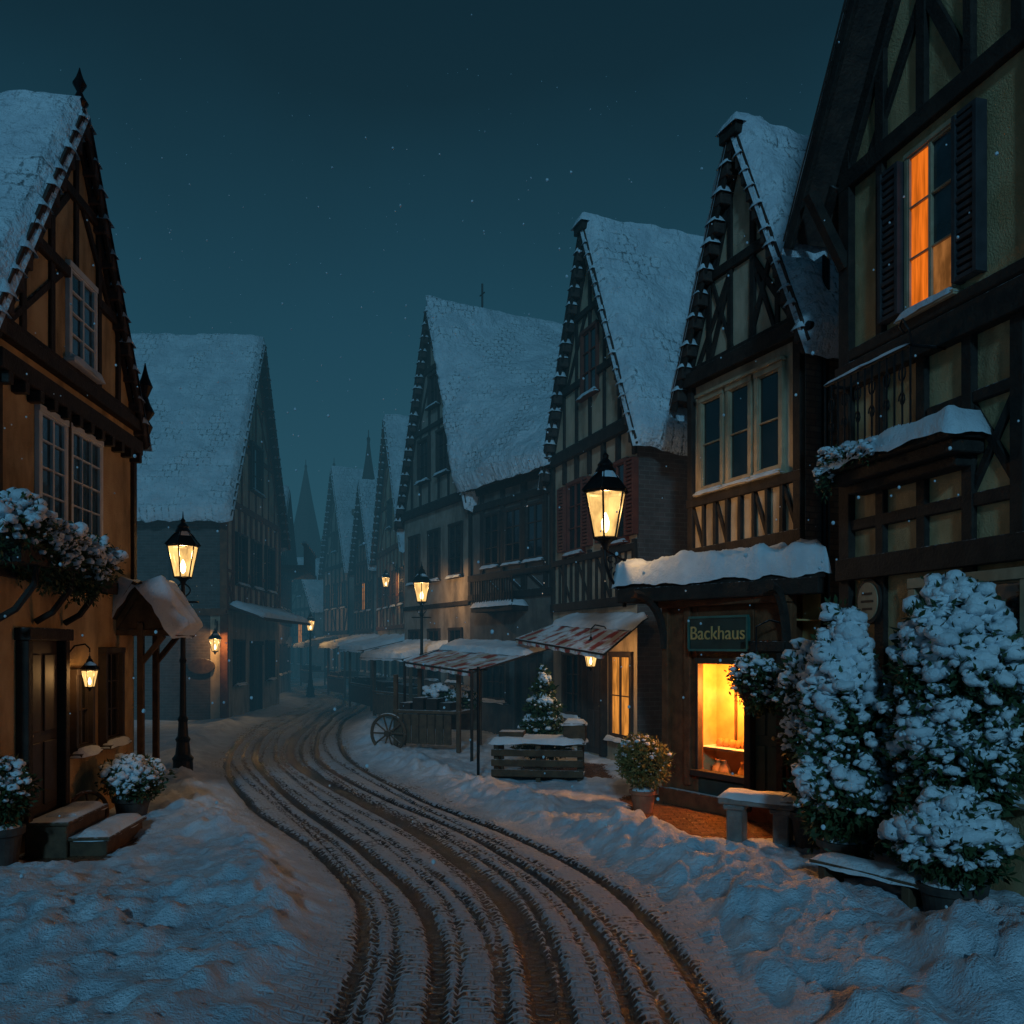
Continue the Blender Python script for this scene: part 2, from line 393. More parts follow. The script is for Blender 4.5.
        if sill:
            fr.box(F,u0-c-.04,u1+c+.04,-.02,p+.07,z0-c-.05,z0-c)
            s.mb('sill_snow','snow',smooth=True).pillow([F.P(u0-c-.03,.05,z0-c),F.P(u1+c+.03,.05,z0-c),F.P(u1+c+.03,p+.075,z0-c),F.P(u0-c-.03,p+.075,z0-c)],snow,nmax=14)
        if head: fr.box(F,u0-c-.03,u1+c+.03,-.02,p+.05,z1+c,z1+c+.05)
        if shut:
            sm=s.mb('shutters',shut if isinstance(shut,str) else 'shutter',bevel=.004); W=(u1-u0)*.52
            for a,b in ((u0-c-W,u0-c-.01),(u1+c+.01,u1+c+W)):
                sm.box(F,a,a+.05,.0,.12,z0,z1); sm.box(F,b-.05,b,.0,.12,z0,z1)
                n=int((z1-z0)/.07)
                for i in range(n+1):
                    z=z0+(z1-z0-.03)*i/n; sm.box(F,a+.05,b-.05,.02,.105 if i%5 else .118,z,z+.045)
    def door(s,u0,u1,z0,z1,mat='green_paint',F=None,reg=True):
        F=F or s.F
        if reg: s.holes.append((u0-.1,u1+.1,z0-.5,z1+.1))
        d=s.mb('door',mat,bevel=.006); d.box(F,u0,u1,-.01,.03,z0,z1)
        n=2
        for i in range(n):
            a=u0+(u1-u0)*(i+.12)/n;b=u0+(u1-u0)*(i+.88)/n
            for c,e in ((.06,.42),(.48,.92)): d.box(F,a,b,.02,.05,z0+(z1-z0)*c,z0+(z1-z0)*e)
        fr=s.mb('door_frame','timber',bevel=.008)
        fr.box(F,u0-.1,u0,-.02,.13,z0,z1); fr.box(F,u1,u1+.1,-.02,.13,z0,z1); fr.box(F,u0-.13,u1+.13,-.02,.16,z1,z1+.13)
        s.mb('door_knob','gold',smooth=True).lathe(F.P(u0+.08,.07,z0+(z1-z0)*.47),[(.005,-.025),(.02,-.015),(.025,0),(.02,.015),(.005,.025)],10)
    def floor(s,z0,z1,n,diag=(),mid=None):
        s.rail(z0,w=.18,proud=.08); s.rail(z1,w=.16,proud=.07)
        for i in range(n+1):
            u=.06+(s.L-.12)*i/n; s.post(u,z0,z1)
        if mid: s.rail(z0+(z1-z0)*mid,w=.1,proud=.03)
        for i in diag:
            a=.06+(s.L-.12)*i/n;b=.06+(s.L-.12)*(i+1)/n
            zt=z0+(z1-z0)*(mid or 1)
            s.beam((a,z0),(b,zt),.1,.03); s.beam((b,z0),(a,zt),.1,.036)
    def finish(s,loc=None):
        e=empty(s.name,s.F.P(s.L/2,-s.depth/2,0))
        for k,(mb,mat,sm,bv) in s.parts.items():
            if mb.v: mb.build(k,[mat],e,smooth=sm,bevel=bv)
        s.e=e; return e

# ---------------------------------------------------------------- lantern
def lantern(iron,gl,bulb,snow,c,s=1.,ang=.6):
    c=Vector(c)
    a,b,h=.12*s,.215*s,.46*s
    def ring(r,z): return [c+Vector((r*math.cos(ang+k*math.pi/3),r*math.sin(ang+k*math.pi/3),z)) for k in range(6)]
    B=ring(a,0);T=ring(b,h)
    for k in range(6):
        k2=(k+1)%6
        gl.add([B[k],B[k2],T[k2],T[k]],[(0,1,2,3)])
        iron.tube([B[k],T[k]],.011*s,6); iron.tube([B[k],B[k2]],.014*s,6); iron.tube([T[k],T[k2]],.020*s,6)
    R=ring(b*1.16,h+.01);R2=ring(b*.42,h+.2*s)
    for k in range(6):
        k2=(k+1)%6; iron.add([R[k],R[k2],R2[k2],R2[k]],[(0,1,2,3)])
        iron.tube([R[k],R2[k]],.012*s,6)
        q=[R[k],R[k2],R2[k2],R2[k]]; q2=[q[0]*.35+q[3]*.65,q[1]*.35+q[2]*.65,q[2],q[3]]
        if snow is not None and k%2==0: snow.pillow([p+Vector((0,0,.012)) for p in q2],.025*s,nmax=6,drop=.01)
    iron.lathe(c,[(b*.44,h+.19*s),(b*.5,h+.21*s),(b*.36,h+.26*s),(b*.38,h+.28*s),(.03*s,h+.34*s),(.035*s,h+.37*s),(.012*s,h+.4*s),(.004*s,h+.5*s)],14)
    iron.lathe(c,[(.02*s,-.12*s),(.03*s,-.1*s),(.04*s,-.07*s),(a*.5,-.04*s),(a*.8,-.015*s),(a*.8,.004)],14)
    bulb.lathe(c,[(.01*s,.06*s),(.035*s,.09*s),(.042*s,.16*s),(.025*s,.22*s),(.006*s,.26*s)],12)
    return c+Vector((0,0,.35*s))
def street_lamp(x,y,H,energy=80,s=1.1,arms=True,name='street_lamp'):
    e=empty(name,(x,y,0)); ir,gl,bu,sn=MB(),MB(),MB(),MB(); hb=H-.98*s
    ir.lathe((x,y,0),[(.19,0),(.19,.08),(.16,.11),(.155,.32),(.17,.36),(.12,.42),(.10,.62),(.12,.67),(.085,.72),(.07,.95),(.085,1.0),(.055,1.05),(.045,1.9),(.06,1.95),(.042,2.0),(.036,hb-.28),(.06,hb-.24),(.035,hb-.18),(.03,hb)],18)
    if arms: ir.tube([(x-.26,y,hb-.3),(x+.26,y,hb-.3)],.016); 
    for sg in (-1,1):
        ir.tube([(x+sg*(.03+.09*math.sin(t*math.pi)),y,hb-.22+.22*t) for t in [i/8 for i in range(9)]],.011)
    p=lantern(ir,gl,bu,sn,(x,y,hb+.1),s)
    ir.build('post',['iron'],e,smooth=False); gl.build('lantern_glass',['lamp_glass'],e); bu.build('bulb',['bulb'],e,smooth=True); sn.build('snow_cap',['snow'],e,smooth=True)
    lightpt('lamp_light',p,energy,parent=e,r=.05)
def wall_lantern(base,out,energy=25,s=.6,lit=True,drop=.0):
    base=Vector(base);out=Vector(out); e=empty('wall_lantern',base); ir,gl,bu,sn=MB(),MB(),MB(),MB()
    tip=base+out
    pts=[base+Vector((0,0,-.05)),base+out*.35+Vector((0,0,.17*s)),base+out*.8+Vector((0,0,.22*s)),tip+Vector((0,0,.10*s)),tip]
    ir.tube(pts,.014*s+.004); ir.tube([base+Vector((0,0,-.14)),base+Vector((0,0,.14))],.025)
    c=tip-Vector((0,0,.96*s))
    p=lantern(ir,gl,bu,sn,c,s)
    ir.build('bracket',['iron'],e); gl.build('lantern_glass',['lamp_glass'],e); bu.build('bulb',['bulb'],e,smooth=True); sn.build('snow_cap',['snow'],e,smooth=True)
    lightpt('lamp_light',p,energy,parent=e,r=.03)

# ---------------------------------------------------------------- foliage
def ico(sub):
    bm=bmesh.new(); bmesh.ops.create_icosphere(bm,subdivisions=sub,radius=1); v=np.array([x.co[:] for x in bm.verts]); f=[[q.index for q in p.verts] for p in bm.faces]; bm.free(); return v,f
ICO2=ico(2); ICO3=ico(3)
def foliage_obj(name,shapes,nl,ns,leaf=.04,puff=.05,parent=None,leafmat='leaf',flat=.7,seed=1):
    r=np.random.default_rng(seed); V=[];Fc=[];MI=[];off=0
    vol=np.array([s[3]*s[5] for s in shapes]);vol=vol/vol.sum()
    def sample(n,lo,hi,upb=False):
        k=r.choice(len(shapes),n,p=vol); sh=np.array([list(s[:6])+[s[6] if len(s)>6 else 0] for s in shapes])[k]
        d=r.normal(size=(n,3)); d/=np.linalg.norm(d,axis=1)[:,None]
        if upb: d[:,2]=np.where(d[:,2]<-.35,-d[:,2],d[:,2])
        q=r.uniform(lo,hi,n)
        lump=.72+.5*vn(d[:,0]*3.2+d[:,2]*3.6+k*5+20,d[:,1]*3.2-d[:,2]*4.2+20)
        tp=1-sh[:,6]*d[:,2]
        P=sh[:,:3]+np.stack([d[:,0]*sh[:,3]*tp,d[:,1]*sh[:,4]*tp,d[:,2]*sh[:,5]],1)*(q*lump)[:,None]
        return P,d
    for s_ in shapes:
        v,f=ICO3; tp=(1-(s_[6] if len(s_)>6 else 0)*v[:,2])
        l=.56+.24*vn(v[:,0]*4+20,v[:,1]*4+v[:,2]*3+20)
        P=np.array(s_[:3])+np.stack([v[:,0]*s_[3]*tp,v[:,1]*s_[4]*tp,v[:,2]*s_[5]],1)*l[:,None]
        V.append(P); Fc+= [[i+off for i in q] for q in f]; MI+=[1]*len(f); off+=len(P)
    P,d=sample(nl,.70,1.12)
    a=r.normal(size=(nl,3))+d*.8; a/=np.linalg.norm(a,axis=1)[:,None]; b=np.cross(a,r.normal(size=(nl,3))); b/=np.linalg.norm(b,axis=1)[:,None]
    sz=leaf*r.uniform(.6,1.3,nl)[:,None]
    Q=np.stack([P,P+a*sz+b*sz*.38,P+a*sz*2,P+a*sz-b*sz*.38],1).reshape(-1,3)
    V.append(Q); Fc+=[[off+4*i,off+4*i+1,off+4*i+2,off+4*i+3] for i in range(nl)]; MI+=[0]*nl; off+=4*nl
    if ns:
        P,d=sample(ns,.88,1.08,True); v,f=ICO2; f=np.array(f)
        for i in range(ns):
            sc=puff*(.35+1.1*r.random()**1.7)*(1.2 if d[i,2]>.2 else .8)
            jit=1+.8*(vn(v[:,0]*1.9+i*3.1,v[:,1]*1.9+v[:,2]*1.5+i)-.5)
            vv=v*jit[:,None]*sc*np.array([r.uniform(.8,1.25),r.uniform(.8,1.25),flat*r.uniform(.8,1.3)])
            V.append(P[i]+vv+np.array([0,0,.01])); Fc+=(f+off).tolist(); MI+=[2]*len(f); off+=len(v)
    V=np.concatenate(V); c=V.mean(0); c[2]=V[:,2].min()
    me=bpy.data.meshes.new(name); 
    L=c if parent is None else np.zeros(3)
    me.from_pydata((V-L).tolist(),[],Fc)
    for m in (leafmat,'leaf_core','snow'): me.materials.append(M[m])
    me.polygons.foreach_set('material_index',MI); me.polygons.foreach_set('use_smooth',[m==2 for m in MI])
    o=bpy.data.objects.new(name,me); S.collection.objects.link(o); o.location=L
    if parent is not None: o.parent=parent; o.matrix_parent_inverse=Matrix.Translation(parent.location).inverted()
    return o
def pot(e,x,y,z,r,h,mat='dark_pot'):
    m=MB(); m.lathe((x,y,z),[(r*.68,0),(r*.72,.02),(r*.93,h*.82),(r*1.06,h*.83),(r*1.08,h),(r*.92,h),(r*.86,h*.9),(.01,h*.88)],26)
    m.build('pot',[mat],e,smooth=False,bevel=.004)
    s=MB(); s.lathe((x,y,z+h*.9),[(r*.88,0),(r*.8,.04),(r*.4,.06),(.01,.065)],20); s.build('pot_snow',['snow'],e,smooth=True)
def shrub(name,x,y,shapes,nl,ns,pr,ph,potmat='dark_pot',leaf=.04,puff=.05,seed=1,leafmat='leaf',z=0):
    e=empty(name,(x,y,z)); pot(e,x,y,z,pr,ph,potmat)
    m=MB(); zt=max(s[2] for s in shapes); m.tube([(x,y,z+ph*.8),(x+.01,y,z+(ph+zt)/2),(x,y,z+zt)],[.035,.025,.012]); m.build('trunk',['wood'],e)
    foliage_obj('foliage',[(x+s[0],y+s[1],z+s[2])+tuple(s[3:]) for s in shapes],nl,ns,leaf,puff,e,leafmat,seed=seed)

# ---------------------------------------------------------------- ground
cy=np.array([-60,-10,0,5,6.15,7.36,9.16,12.1,16.3,19.8,25,34,43.6,53,70,400.]); cx=np.array([4,1.0,.3,.08,.02,-.19,-.88,-2.42,-4.30,-5.2,-5.95,-6.85,-10.6,-14.2,-22,-180.])
tan=np.gradient(cx,cy)
def xc(y):
    y=np.asarray(y,float); i=np.clip(np.searchsorted(cy,y)-1,0,len(cy)-2); h=cy[i+1]-cy[i]; t=np.clip((y-cy[i])/h,0,1)
    return (2*t**3-3*t**2+1)*cx[i]+(t**3-2*t**2+t)*h*tan[i]+(-2*t**3+3*t**2)*cx[i+1]+(t**3-t**2)*h*tan[i+1]
ys=[-250,-120,-60,-30,-15,-8,-4,-1,1,2]; y=2.4
while y<16: ys.append(y); y+=.05
st=.055
while y<110: ys.append(y); y+=st; st*=1.018
while y<900: ys.append(y); y*=1.25
xs=list(np.arange(-6.2,5.2,.032)); a=-6.2;st=.06; left=[]
while a>-420: a-=st; left.append(a); st*=1.09
a=xs[-1];st=.06; right=[]
while a<420: a+=st; right.append(a); st*=1.09
xs=np.array(left[::-1]+xs+right); ys=np.array(ys)
X,Y=np.meshgrid(xs,ys)
yy=np.linspace(-60,400,9201); dx=np.gradient(xc(yy),yy); arc=np.concatenate([[0],np.cumsum(np.sqrt(1+dx[1:]**2)*np.diff(yy))])
sl=np.interp(Y,yy,dx); Sx=np.interp(Y,yy,arc); Tt=(X-xc(Y))/np.sqrt(1+sl**2)
def bumpf(d,w): return np.exp(-(d/w)**2)
wob=.10*(vn(Sx*.35,Sx*0,3)-.5)
rut=np.zeros_like(X)
for k,(o,w,s_) in enumerate([(-1.12,.05,.9),(-.60,.06,.95),(-.80,.03,.6),(.16,.095,1.),(.34,.035,.7),(.62,.05,.9),(1.12,.05,.9),(-.22,.03,.6),(.86,.03,.6),(-.97,.022,.55),(-.03,.03,.5),(-.42,.022,.5),(.48,.022,.5)]):
    off=o+wob*(1 if k%2 else -1)+.05*np.sin(Sx*.5+k)
    rut=np.maximum(rut,s_*np.clip(1.25*np.exp(-np.abs((Tt-off)/w)**3),0,1)*(.65+.55*vn(Sx*.8,Sx*0+k,5)))
rut=np.clip(rut,0,1)
road=np.clip((1.6-np.abs(Tt+.1*np.sin(Sx)))/.35,0,1)
out=np.clip((np.abs(Tt)-1.3)/.6,0,1)
n1=fbm(X*1.1,Y*1.1,2); n2=fbm(X*5,Y*5,5); n3=fbm(X*13,Y*13,9,3)
Hh=-.06*rut*road + .014*(n3-.5)*road
bank=bumpf(np.abs(Tt)-1.95,.42)*(.03+.28*np.clip(n1-.25,0,1))
near=np.clip((30-Y)/10,.2,1)
Hh+=out*(.02+.08*n1)+bank*near + out*(n2-.5)*.11*near+ out*(n3-.5)*.045*near
lump=np.clip(vn(X*4.5,Y*4.5,21)-.5,0,1)*.2+np.clip(vn(X*9,Y*9,31)-.55,0,1)*.14
Hh+=lump*bumpf(np.abs(Tt)-1.85,.4)*near
def g(cx_,cy_,sx,sy,h): return h*np.exp(-((X-cx_)/sx)**2-((Y-cy_)/sy)**2)
Hh+=(g(3.3,5.3,.9,.7,.45)+g(2.1,8.0,.5,.8,.18)+g(1.5,9.7,.35,.9,.15)+g(-3.0,6.3,1.3,1.2,.2)+g(-4.6,7.2,.7,.6,.14)+g(2.6,6.6,.6,.8,.2))*(.6+.8*n2)
fp=np.zeros_like(X); rf=random.Random(4)
for path in ([(-1.9,3.2),(-2.6,5.5),(-3.4,7.6),(-4.1,9.2)],[(-3.2,8.5),(-4.0,11.0),(-5.2,13.2)],[(1.5,5.2),(1.9,7.4),(2.2,9.2)]):
    for (x0_,y0_),(x1_,y1_) in zip(path[:-1],path[1:]):
        L_=math.hypot(x1_-x0_,y1_-y0_); n_=int(L_/.36); dx_,dy_=(x1_-x0_)/L_,(y1_-y0_)/L_
        for i in range(n_):
            t_=i/n_; sd=.11*(1 if i%2 else -1)+rf.uniform(-.04,.04); px_=x0_+(x1_-x0_)*t_-dy_*sd; py_=y0_+(y1_-y0_)*t_+dx_*sd
            a_=(X-px_)*dx_+(Y-py_)*dy_; b_=-(X-px_)*dy_+(Y-py_)*dx_
            fp=np.maximum(fp,np.exp(-((a_/.15)**4+(b_/.062)**4)))
Hh-=.04*fp*(1-road)
def rect(x0,x1,y0,y1,f=.3):
    return np.clip((X-x0)/f,0,1)*np.clip((x1-X)/f,0,1)*np.clip((Y-y0)/f,0,1)*np.clip((y1-Y)/f,0,1)
pav=np.clip(rect(1.30,3.5,9.3,12.6,.5)*1.6-.5*n2,0,1)
pav=np.maximum(pav,.8*np.clip(rect(-5.3,-3.9,8.2,9.9,.4)*1.5-.6*n2,0,1)); pav=np.maximum(pav,np.clip(rect(-.2,2.0,13.5,16.0,.5)*1.2-.6*n2,0,1))
Hh=Hh*(1-.85*pav)
far=np.clip((np.abs(X)-25)/30,0,1); Hh*= (1-far)
V=np.stack([X,Y,Hh],-1).reshape(-1,3); ny,nx=X.shape
idx=np.arange(ny*nx).reshape(ny,nx); Fq=np.stack([idx[:-1,:-1],idx[:-1,1:],idx[1:,1:],idx[1:,:-1]],-1).reshape(-1,4)
me=bpy.data.meshes.new('ground'); me.vertices.add(len(V)); me.vertices.foreach_set('co',V.ravel()); me.loops.add(Fq.size); me.loops.foreach_set('vertex_index',Fq.ravel().astype(np.int32))
me.polygons.add(len(Fq)); me.polygons.foreach_set('loop_start',np.arange(0,Fq.size,4,dtype=np.int32)); me.polygons.foreach_set('use_smooth',np.ones(len(Fq),bool)); me.update(calc_edges=True)
uv=me.uv_layers.new(name='UVMap'); U=np.stack([Tt,Sx],-1).reshape(-1,2)[Fq.ravel()]; uv.data.foreach_set('uv',U.ravel())
ca=me.color_attributes.new('mask','FLOAT_COLOR','POINT'); ca.data.foreach_set('color',np.stack([rut*road,road,pav,np.ones_like(X)],-1).ravel())
t=NT('snowy_ground'); o=t.obj(); u=t.uv(); at=t.n('ShaderNodeAttribute',attribute_name='mask'); sp=t.n('ShaderNodeSeparateColor'); t.l(at.outputs['Color'],sp.inputs[0]); R_,G_,B_=sp.outputs
def brk(vec,w,h,m,c1,c2,mo):
    b=t.n('ShaderNodeTexBrick'); t.l(vec,b.inputs['Vector'])
    for k,v in (('Scale',1.),('Mortar Size',m),('Mortar Smooth',.6),('Brick Width',w),('Row Height',h),('Color1',c4(c1)),('Color2',c4(c2)),('Mortar',c4(mo))): b.inputs[k].default_value=v
    return b
wn=t.n('ShaderNodeTexNoise'); t.l(o,wn.inputs['Vector']); wn.inputs['Scale'].default_value=2.5; wn.inputs['Detail'].default_value=3
wm=t.n('ShaderNodeVectorMath',operation='MULTIPLY_ADD'); t.l(wn.outputs['Color'],wm.inputs[0]); wm.inputs[1].default_value=(.12,.12,0); t.l(u,wm.inputs[2])
cob=brk(wm.outputs[0],.13,.08,.014,(.010,.013,.017),(.022,.026,.032),(.005,.006,.008)); pv=brk(o,.2,.1,.01,(.26,.11,.055),(.15,.07,.04),(.04,.03,.025))
na=t.noise(o,3,4,.6); nb=t.noise(o,22,4,.65); nc=t.noise(o,75,2,.6)
inv=t.math('SUBTRACT',1.,cob.outputs['Fac'])
v=t.math('MULTIPLY',G_,t.math('MULTIPLY',t.math('ADD',.28,t.math('MULTIPLY',inv,.40)),t.ramp(na,.3,.65,.5,1.)))
v=t.math('ADD',v,t.math('MULTIPLY',R_,.85)); v=t.math('ADD',v,t.math('MULTIPLY',t.math('SUBTRACT',nb,.5),.8))
dk=t.ramp(v,.50,.76)
pvm=t.ramp(t.math('ADD',B_,t.math('MULTIPLY',t.math('SUBTRACT',nb,.5),.9)),.4,.6)
snow=t.mix(t.ramp(na,.35,.7),c4((.50,.59,.68)),c4((.72,.81,.90)))
snow=t.mix(t.math('MULTIPLY',G_,.35),snow,c4((.28,.33,.38)))
col=t.mix(dk,snow,cob.outputs['Color']); col=t.mix(pvm,col,pv.outputs['Color'])
dark=t.math('MAXIMUM',dk,pvm)
h=t.math('ADD',t.math('MULTIPLY',inv,t.math('MULTIPLY',G_,.8)),t.math('ADD',t.math('MULTIPLY',nb,1.1),t.math('MULTIPLY',nc,.6)))
t.bsdf(col,t.ramp(dark,0,1,.6,.2),t.bump(h,.9,.030),0,t.ramp(dark,0,1,.35,.6))
me.materials.append(t.m); go=bpy.data.objects.new('ground',me); S.collection.objects.link(go)

# ================================================================ LEFT HOUSE 1
H=House((-5.03,8.2),(-5.36,12.1),5,5.4,8.5,side=1,wall='plaster_ochre',over=.14,eo=.2,snowT=.14)
U=H.F.u_at
H.window(U(9.2),U(9.78),3.55,4.72,2,4,'white_frame','glass_blue',dp=.05); H.window(U(9.98),U(10.8),3.55,4.72,3,4,'white_frame','glass_blue',dp=.05)
H.window(U(9.95),U(10.62),5.6,6.6,2,4,'white_frame','glass_blue',dp=.05); H.window(U(10.02),U(10.42),1.0,1.85,2,2,'dark_frame','glass'); H.window(U(10.9),U(11.4),1.0,2.1,2,3,'dark_frame','glass')
H.door(U(8.82),U(9.6),.36,2.25,'dark_frame')
H.gable((0,.36,.68),6,True); H.rail(4.98,w=.18,proud=.12); H.rail(5.3,w=.14,proud=.1)
H.post(.08,3.0,5.0,.13); H.post(H.L-.08,3.0,5.0,.13); H.rail(2.95,w=.14,proud=.05); H.post(U(9.88),3.4,5.0,.08)
for i in range(12): H.mb('jetty_brackets','timber',bevel=.008).box(H.F,.1+i*.33,.2+i*.33,-.02,.14,4.76,4.88)
f=H.mb('finials','iron'); P=H.F.P(H.L/2,.05,8.45); prof=[(.04,0),(.08,.08),(.04,.13),(.10,.2),(.05,.28),(.03,.33),(.08,.42),(.04,.5),(.02,.56),(.005,.62)]
f.lathe(P,prof,12); f.lathe(H.F.P(H.L+.16,.1,5.2),[(r*1.3,z*1.7) for r,z in prof],12)
H.finish()
e=empty('snowy_window_box',H.F.P(1.1,.3,3.2)); m=MB(); m.box(H.F,-.3,1.75,.06,.44,2.98,3.2); 
for u in (.1,.9,1.6):
    m.tube([H.F.P(u,.03,2.45),H.F.P(u,.2,2.55),H.F.P(u,.38,2.8),H.F.P(u,.4,2.98)],.035)
m.build('box',['timber'],e)
q=[]
for i in range(8):
    p=H.F.P(-.25+i*.28,.28,3.26+.12*math.sin(i*1.9)-.03*i); q.append((p.x,p.y,p.z,.29,.29,.28+.05*math.sin(i*2.7)))
foliage_obj('foliage',q,6000,1000,.035,.042,e,seed=3)
st=Frame((-5.0,8.75),(-5.08,9.75),1); e=empty('entrance_steps',st.P(.5,.4,0)); m=MB(); m.box(st,0,1.0,0,.42,0,.34); m.box(st,.05,1.1,.42,.8,0,.17); m.box(st,-.03,1.03,0,.45,.34,.38); m.box(st,.02,1.13,.40,.84,.17,.21); m.build('treads',['wood'],e,bevel=.01)
m=MB(); m.pillow([st.P(.25,.05,.38),st.P(1.0,.05,.38),st.P(1.0,.43,.38),st.P(.25,.43,.38)],.04); m.pillow([st.P(.05,.48,.21),st.P(1.1,.48,.21),st.P(1.1,.82,.21),st.P(.05,.82,.21)],.05); m.build('step_snow',['snow'],e,smooth=True)
# porch
pf=Frame((-5.33,11.45),(-5.38,12.1),1); e=empty('timber_porch',pf.P(.3,.4,0)); m=MB()
for u in (0,.6):
    m.box(pf,u-.04,u+.04,.30,.38,0,2.5); m.obox(pf.P(u,.34,1.95),pf.P(u,.64,2.33),.06,.07); m.box(pf,u-.035,u+.035,-.05,.72,2.33,2.41)
    m.obox(pf.P(u,0,2.42),pf.P(u,.34,2.98),.06,.07); m.obox(pf.P(u,.68,2.42),pf.P(u,.34,2.98),.06,.07)
    m.add([pf.P(u+.01,.02,2.42),pf.P(u+.01,.67,2.42),pf.P(u+.01,.345,2.96)],[(0,1,2)])
m.build('frame',['wood'],e,bevel=.006)
def roofset(e,quads,T=.15,mat='snow'):
    m=MB();s=MB()
    for E0,E1,R1,R0 in quads:
        E0,E1,R1,R0=[Vector(x) for x in (E0,E1,R1,R0)]; n=(E1-E0).cross(R0-E0).normalized()
        if n.z<0:n=-n
        q=[E0,E1,R1,R0]; m.add(q+[p+n*.06 for p in q],[(0,1,2,3),(7,6,5,4)]+[(i,(i+1)%4,4+(i+1)%4,4+i) for i in range(4)])
        s.pillow([p+n*.06 for p in q],T,up=n,drop=.06)
    m.build('roof_boards',['tile'],e); s.build('roof_snow',[mat],e,smooth=True)
roofset(e,[(pf.P(-.15,.80,2.30),pf.P(.7,.80,2.30),pf.P(.7,.34,3.02),pf.P(-.15,.34,3.02)),(pf.P(-.15,-.12,2.32),pf.P(.7,-.12,2.32),pf.P(.7,.34,3.02),pf.P(-.15,.34,3.02))],.20)
wall_lantern(H.F.P(U(9.86),.02,2.12),H.F.ew*.26,13,.42)  # door lantern itself is dark; its light is added to warm the wall
street_lamp(-5.36,13.9,4.3,100,1.12)
shrub('potted_shrub',-4.72,10.6,[(0,0,.55,.36,.36,.24),(.1,-.1,.5,.28,.28,.2)],2400,380,.22,.32,'dark_pot',.035,.04,11)
shrub('potted_shrub',-5.0,8.35,[(0,0,.75,.25,.25,.3)],1500,170,.2,.42,'dark_pot',.04,.035,12)
e=empty('wooden_wheel',(-5.05,10.15,.0)); m=MB(); c=Vector((-4.98,10.05,.24))
ex=Vector((.5,.85,0)).normalized(); ez=Vector((-.2,.1,.97)).normalized()
m.tube([c+(ex*math.cos(a)+ez*math.sin(a))*.23 for a in [i*math.pi/12 for i in range(25)]],.025)
for i in range(4):
    a=i*math.pi/4; m.tube([c-(ex*math.cos(a)+ez*math.sin(a))*.22,c+(ex*math.cos(a)+ez*math.sin(a))*.22],.014)
m.build('rim',['wood'],e)
m=MB(); fr=Frame((-4.35,6.9),(-4.3,7.15),1); m.box(fr,0,.25,-.35,.35,.11,.19)
for i in range(7): m.box(fr,.03,.22,-.31+i*.09,-.26+i*.09,.19,.205)
m.build('drain_grate',['iron'],loc=(-4.3,7,0))

# ================================================================ LEFT HOUSE 2
H=House((-8.2,24.4),(-8.45,31),7,6.4,12.0,side=1,wall='plaster_cream',timber='timber_red',over=.3,eo=.4,snowT=.2,side_mat='brick')
for i in range(3):
    a=1.0+i*1.75; H.window(a,a+1.0,4.1,5.5,2,3,'dark_frame','glass')
H.window(2.6,3.9,7.2,8.6,3,3,'dark_frame'); 
for a in (.8,4.6): H.window(a,a+.9,1.1,2.3,2,3,'dark_frame','glass')
H.door(2.7,3.6,0.1,2.2,'dark_frame')
H.gable((0,.33,.64),8); H.floor(3.3,6.35,10,(0,3,6,9),.35); 
SF=Frame((-8.2,24.4),(-13.2,24.5),-1)
SF.ew=Vector((0,-1,0))
H.window(1.6,2.5,3.9,5.1,2,3,'dark_frame','glass',F=SF); H.window(3.2,4.1,3.9,5.1,2,3,'dark_frame','glass',F=SF); 
m=H.mb('lit_corner_wall','plaster_cream'); m.box(SF,-.01,1.5,.0,.03,-.1,3.05)
H._b((-.05,3.15),(5,3.15),.2,.1,SF); H._b((.02,3.2),(.02,6.2),.2,.1,SF); H._b((.02,0),(.02,3.1),.2,.09,SF); H._b((0,6.1),(5,6.1),.2,.1,SF)
H.mb('sill_snow','snow',smooth=True).pillow([H.F.P(.1,.1,3.4),H.F.P(6.5,.1,3.4),H.F.P(6.5,1.1,3.0),H.F.P(.1,1.1,3.0)],.12)
H.mb('canopy','tile').add([H.F.P(.1,.0,3.4),H.F.P(6.5,0,3.4),H.F.P(6.5,1.15,2.98),H.F.P(.1,1.15,2.98),H.F.P(.1,.0,3.3),H.F.P(6.5,0,3.3),H.F.P(6.5,1.15,2.9),H.F.P(.1,1.15,2.9)],[(0,1,2,3),(4,5,6,7),(0,3,7,4),(1,2,6,5),(2,3,7,6)])
H.finish()
wall_lantern(SF.P(.22,.05,2.75),SF.ew*.5+Vector((.12,0,0)),75,.75)
e=empty('hanging_sign',SF.P(.8,.1,1.8)); m=MB(); c=SF.P(.65,.1,1.60)
vs=[c+Vector((.38*math.cos(a),dy,.22*math.sin(a))) for dy in (-.03,.03) for a in [i*math.pi/12 for i in range(24)]]
m.add(vs,[tuple(range(24)),tuple(range(24,48))[::-1]]+[(i,(i+1)%24,24+(i+1)%24,24+i) for i in range(24)]); m.build('sign_board',['wood'],e)
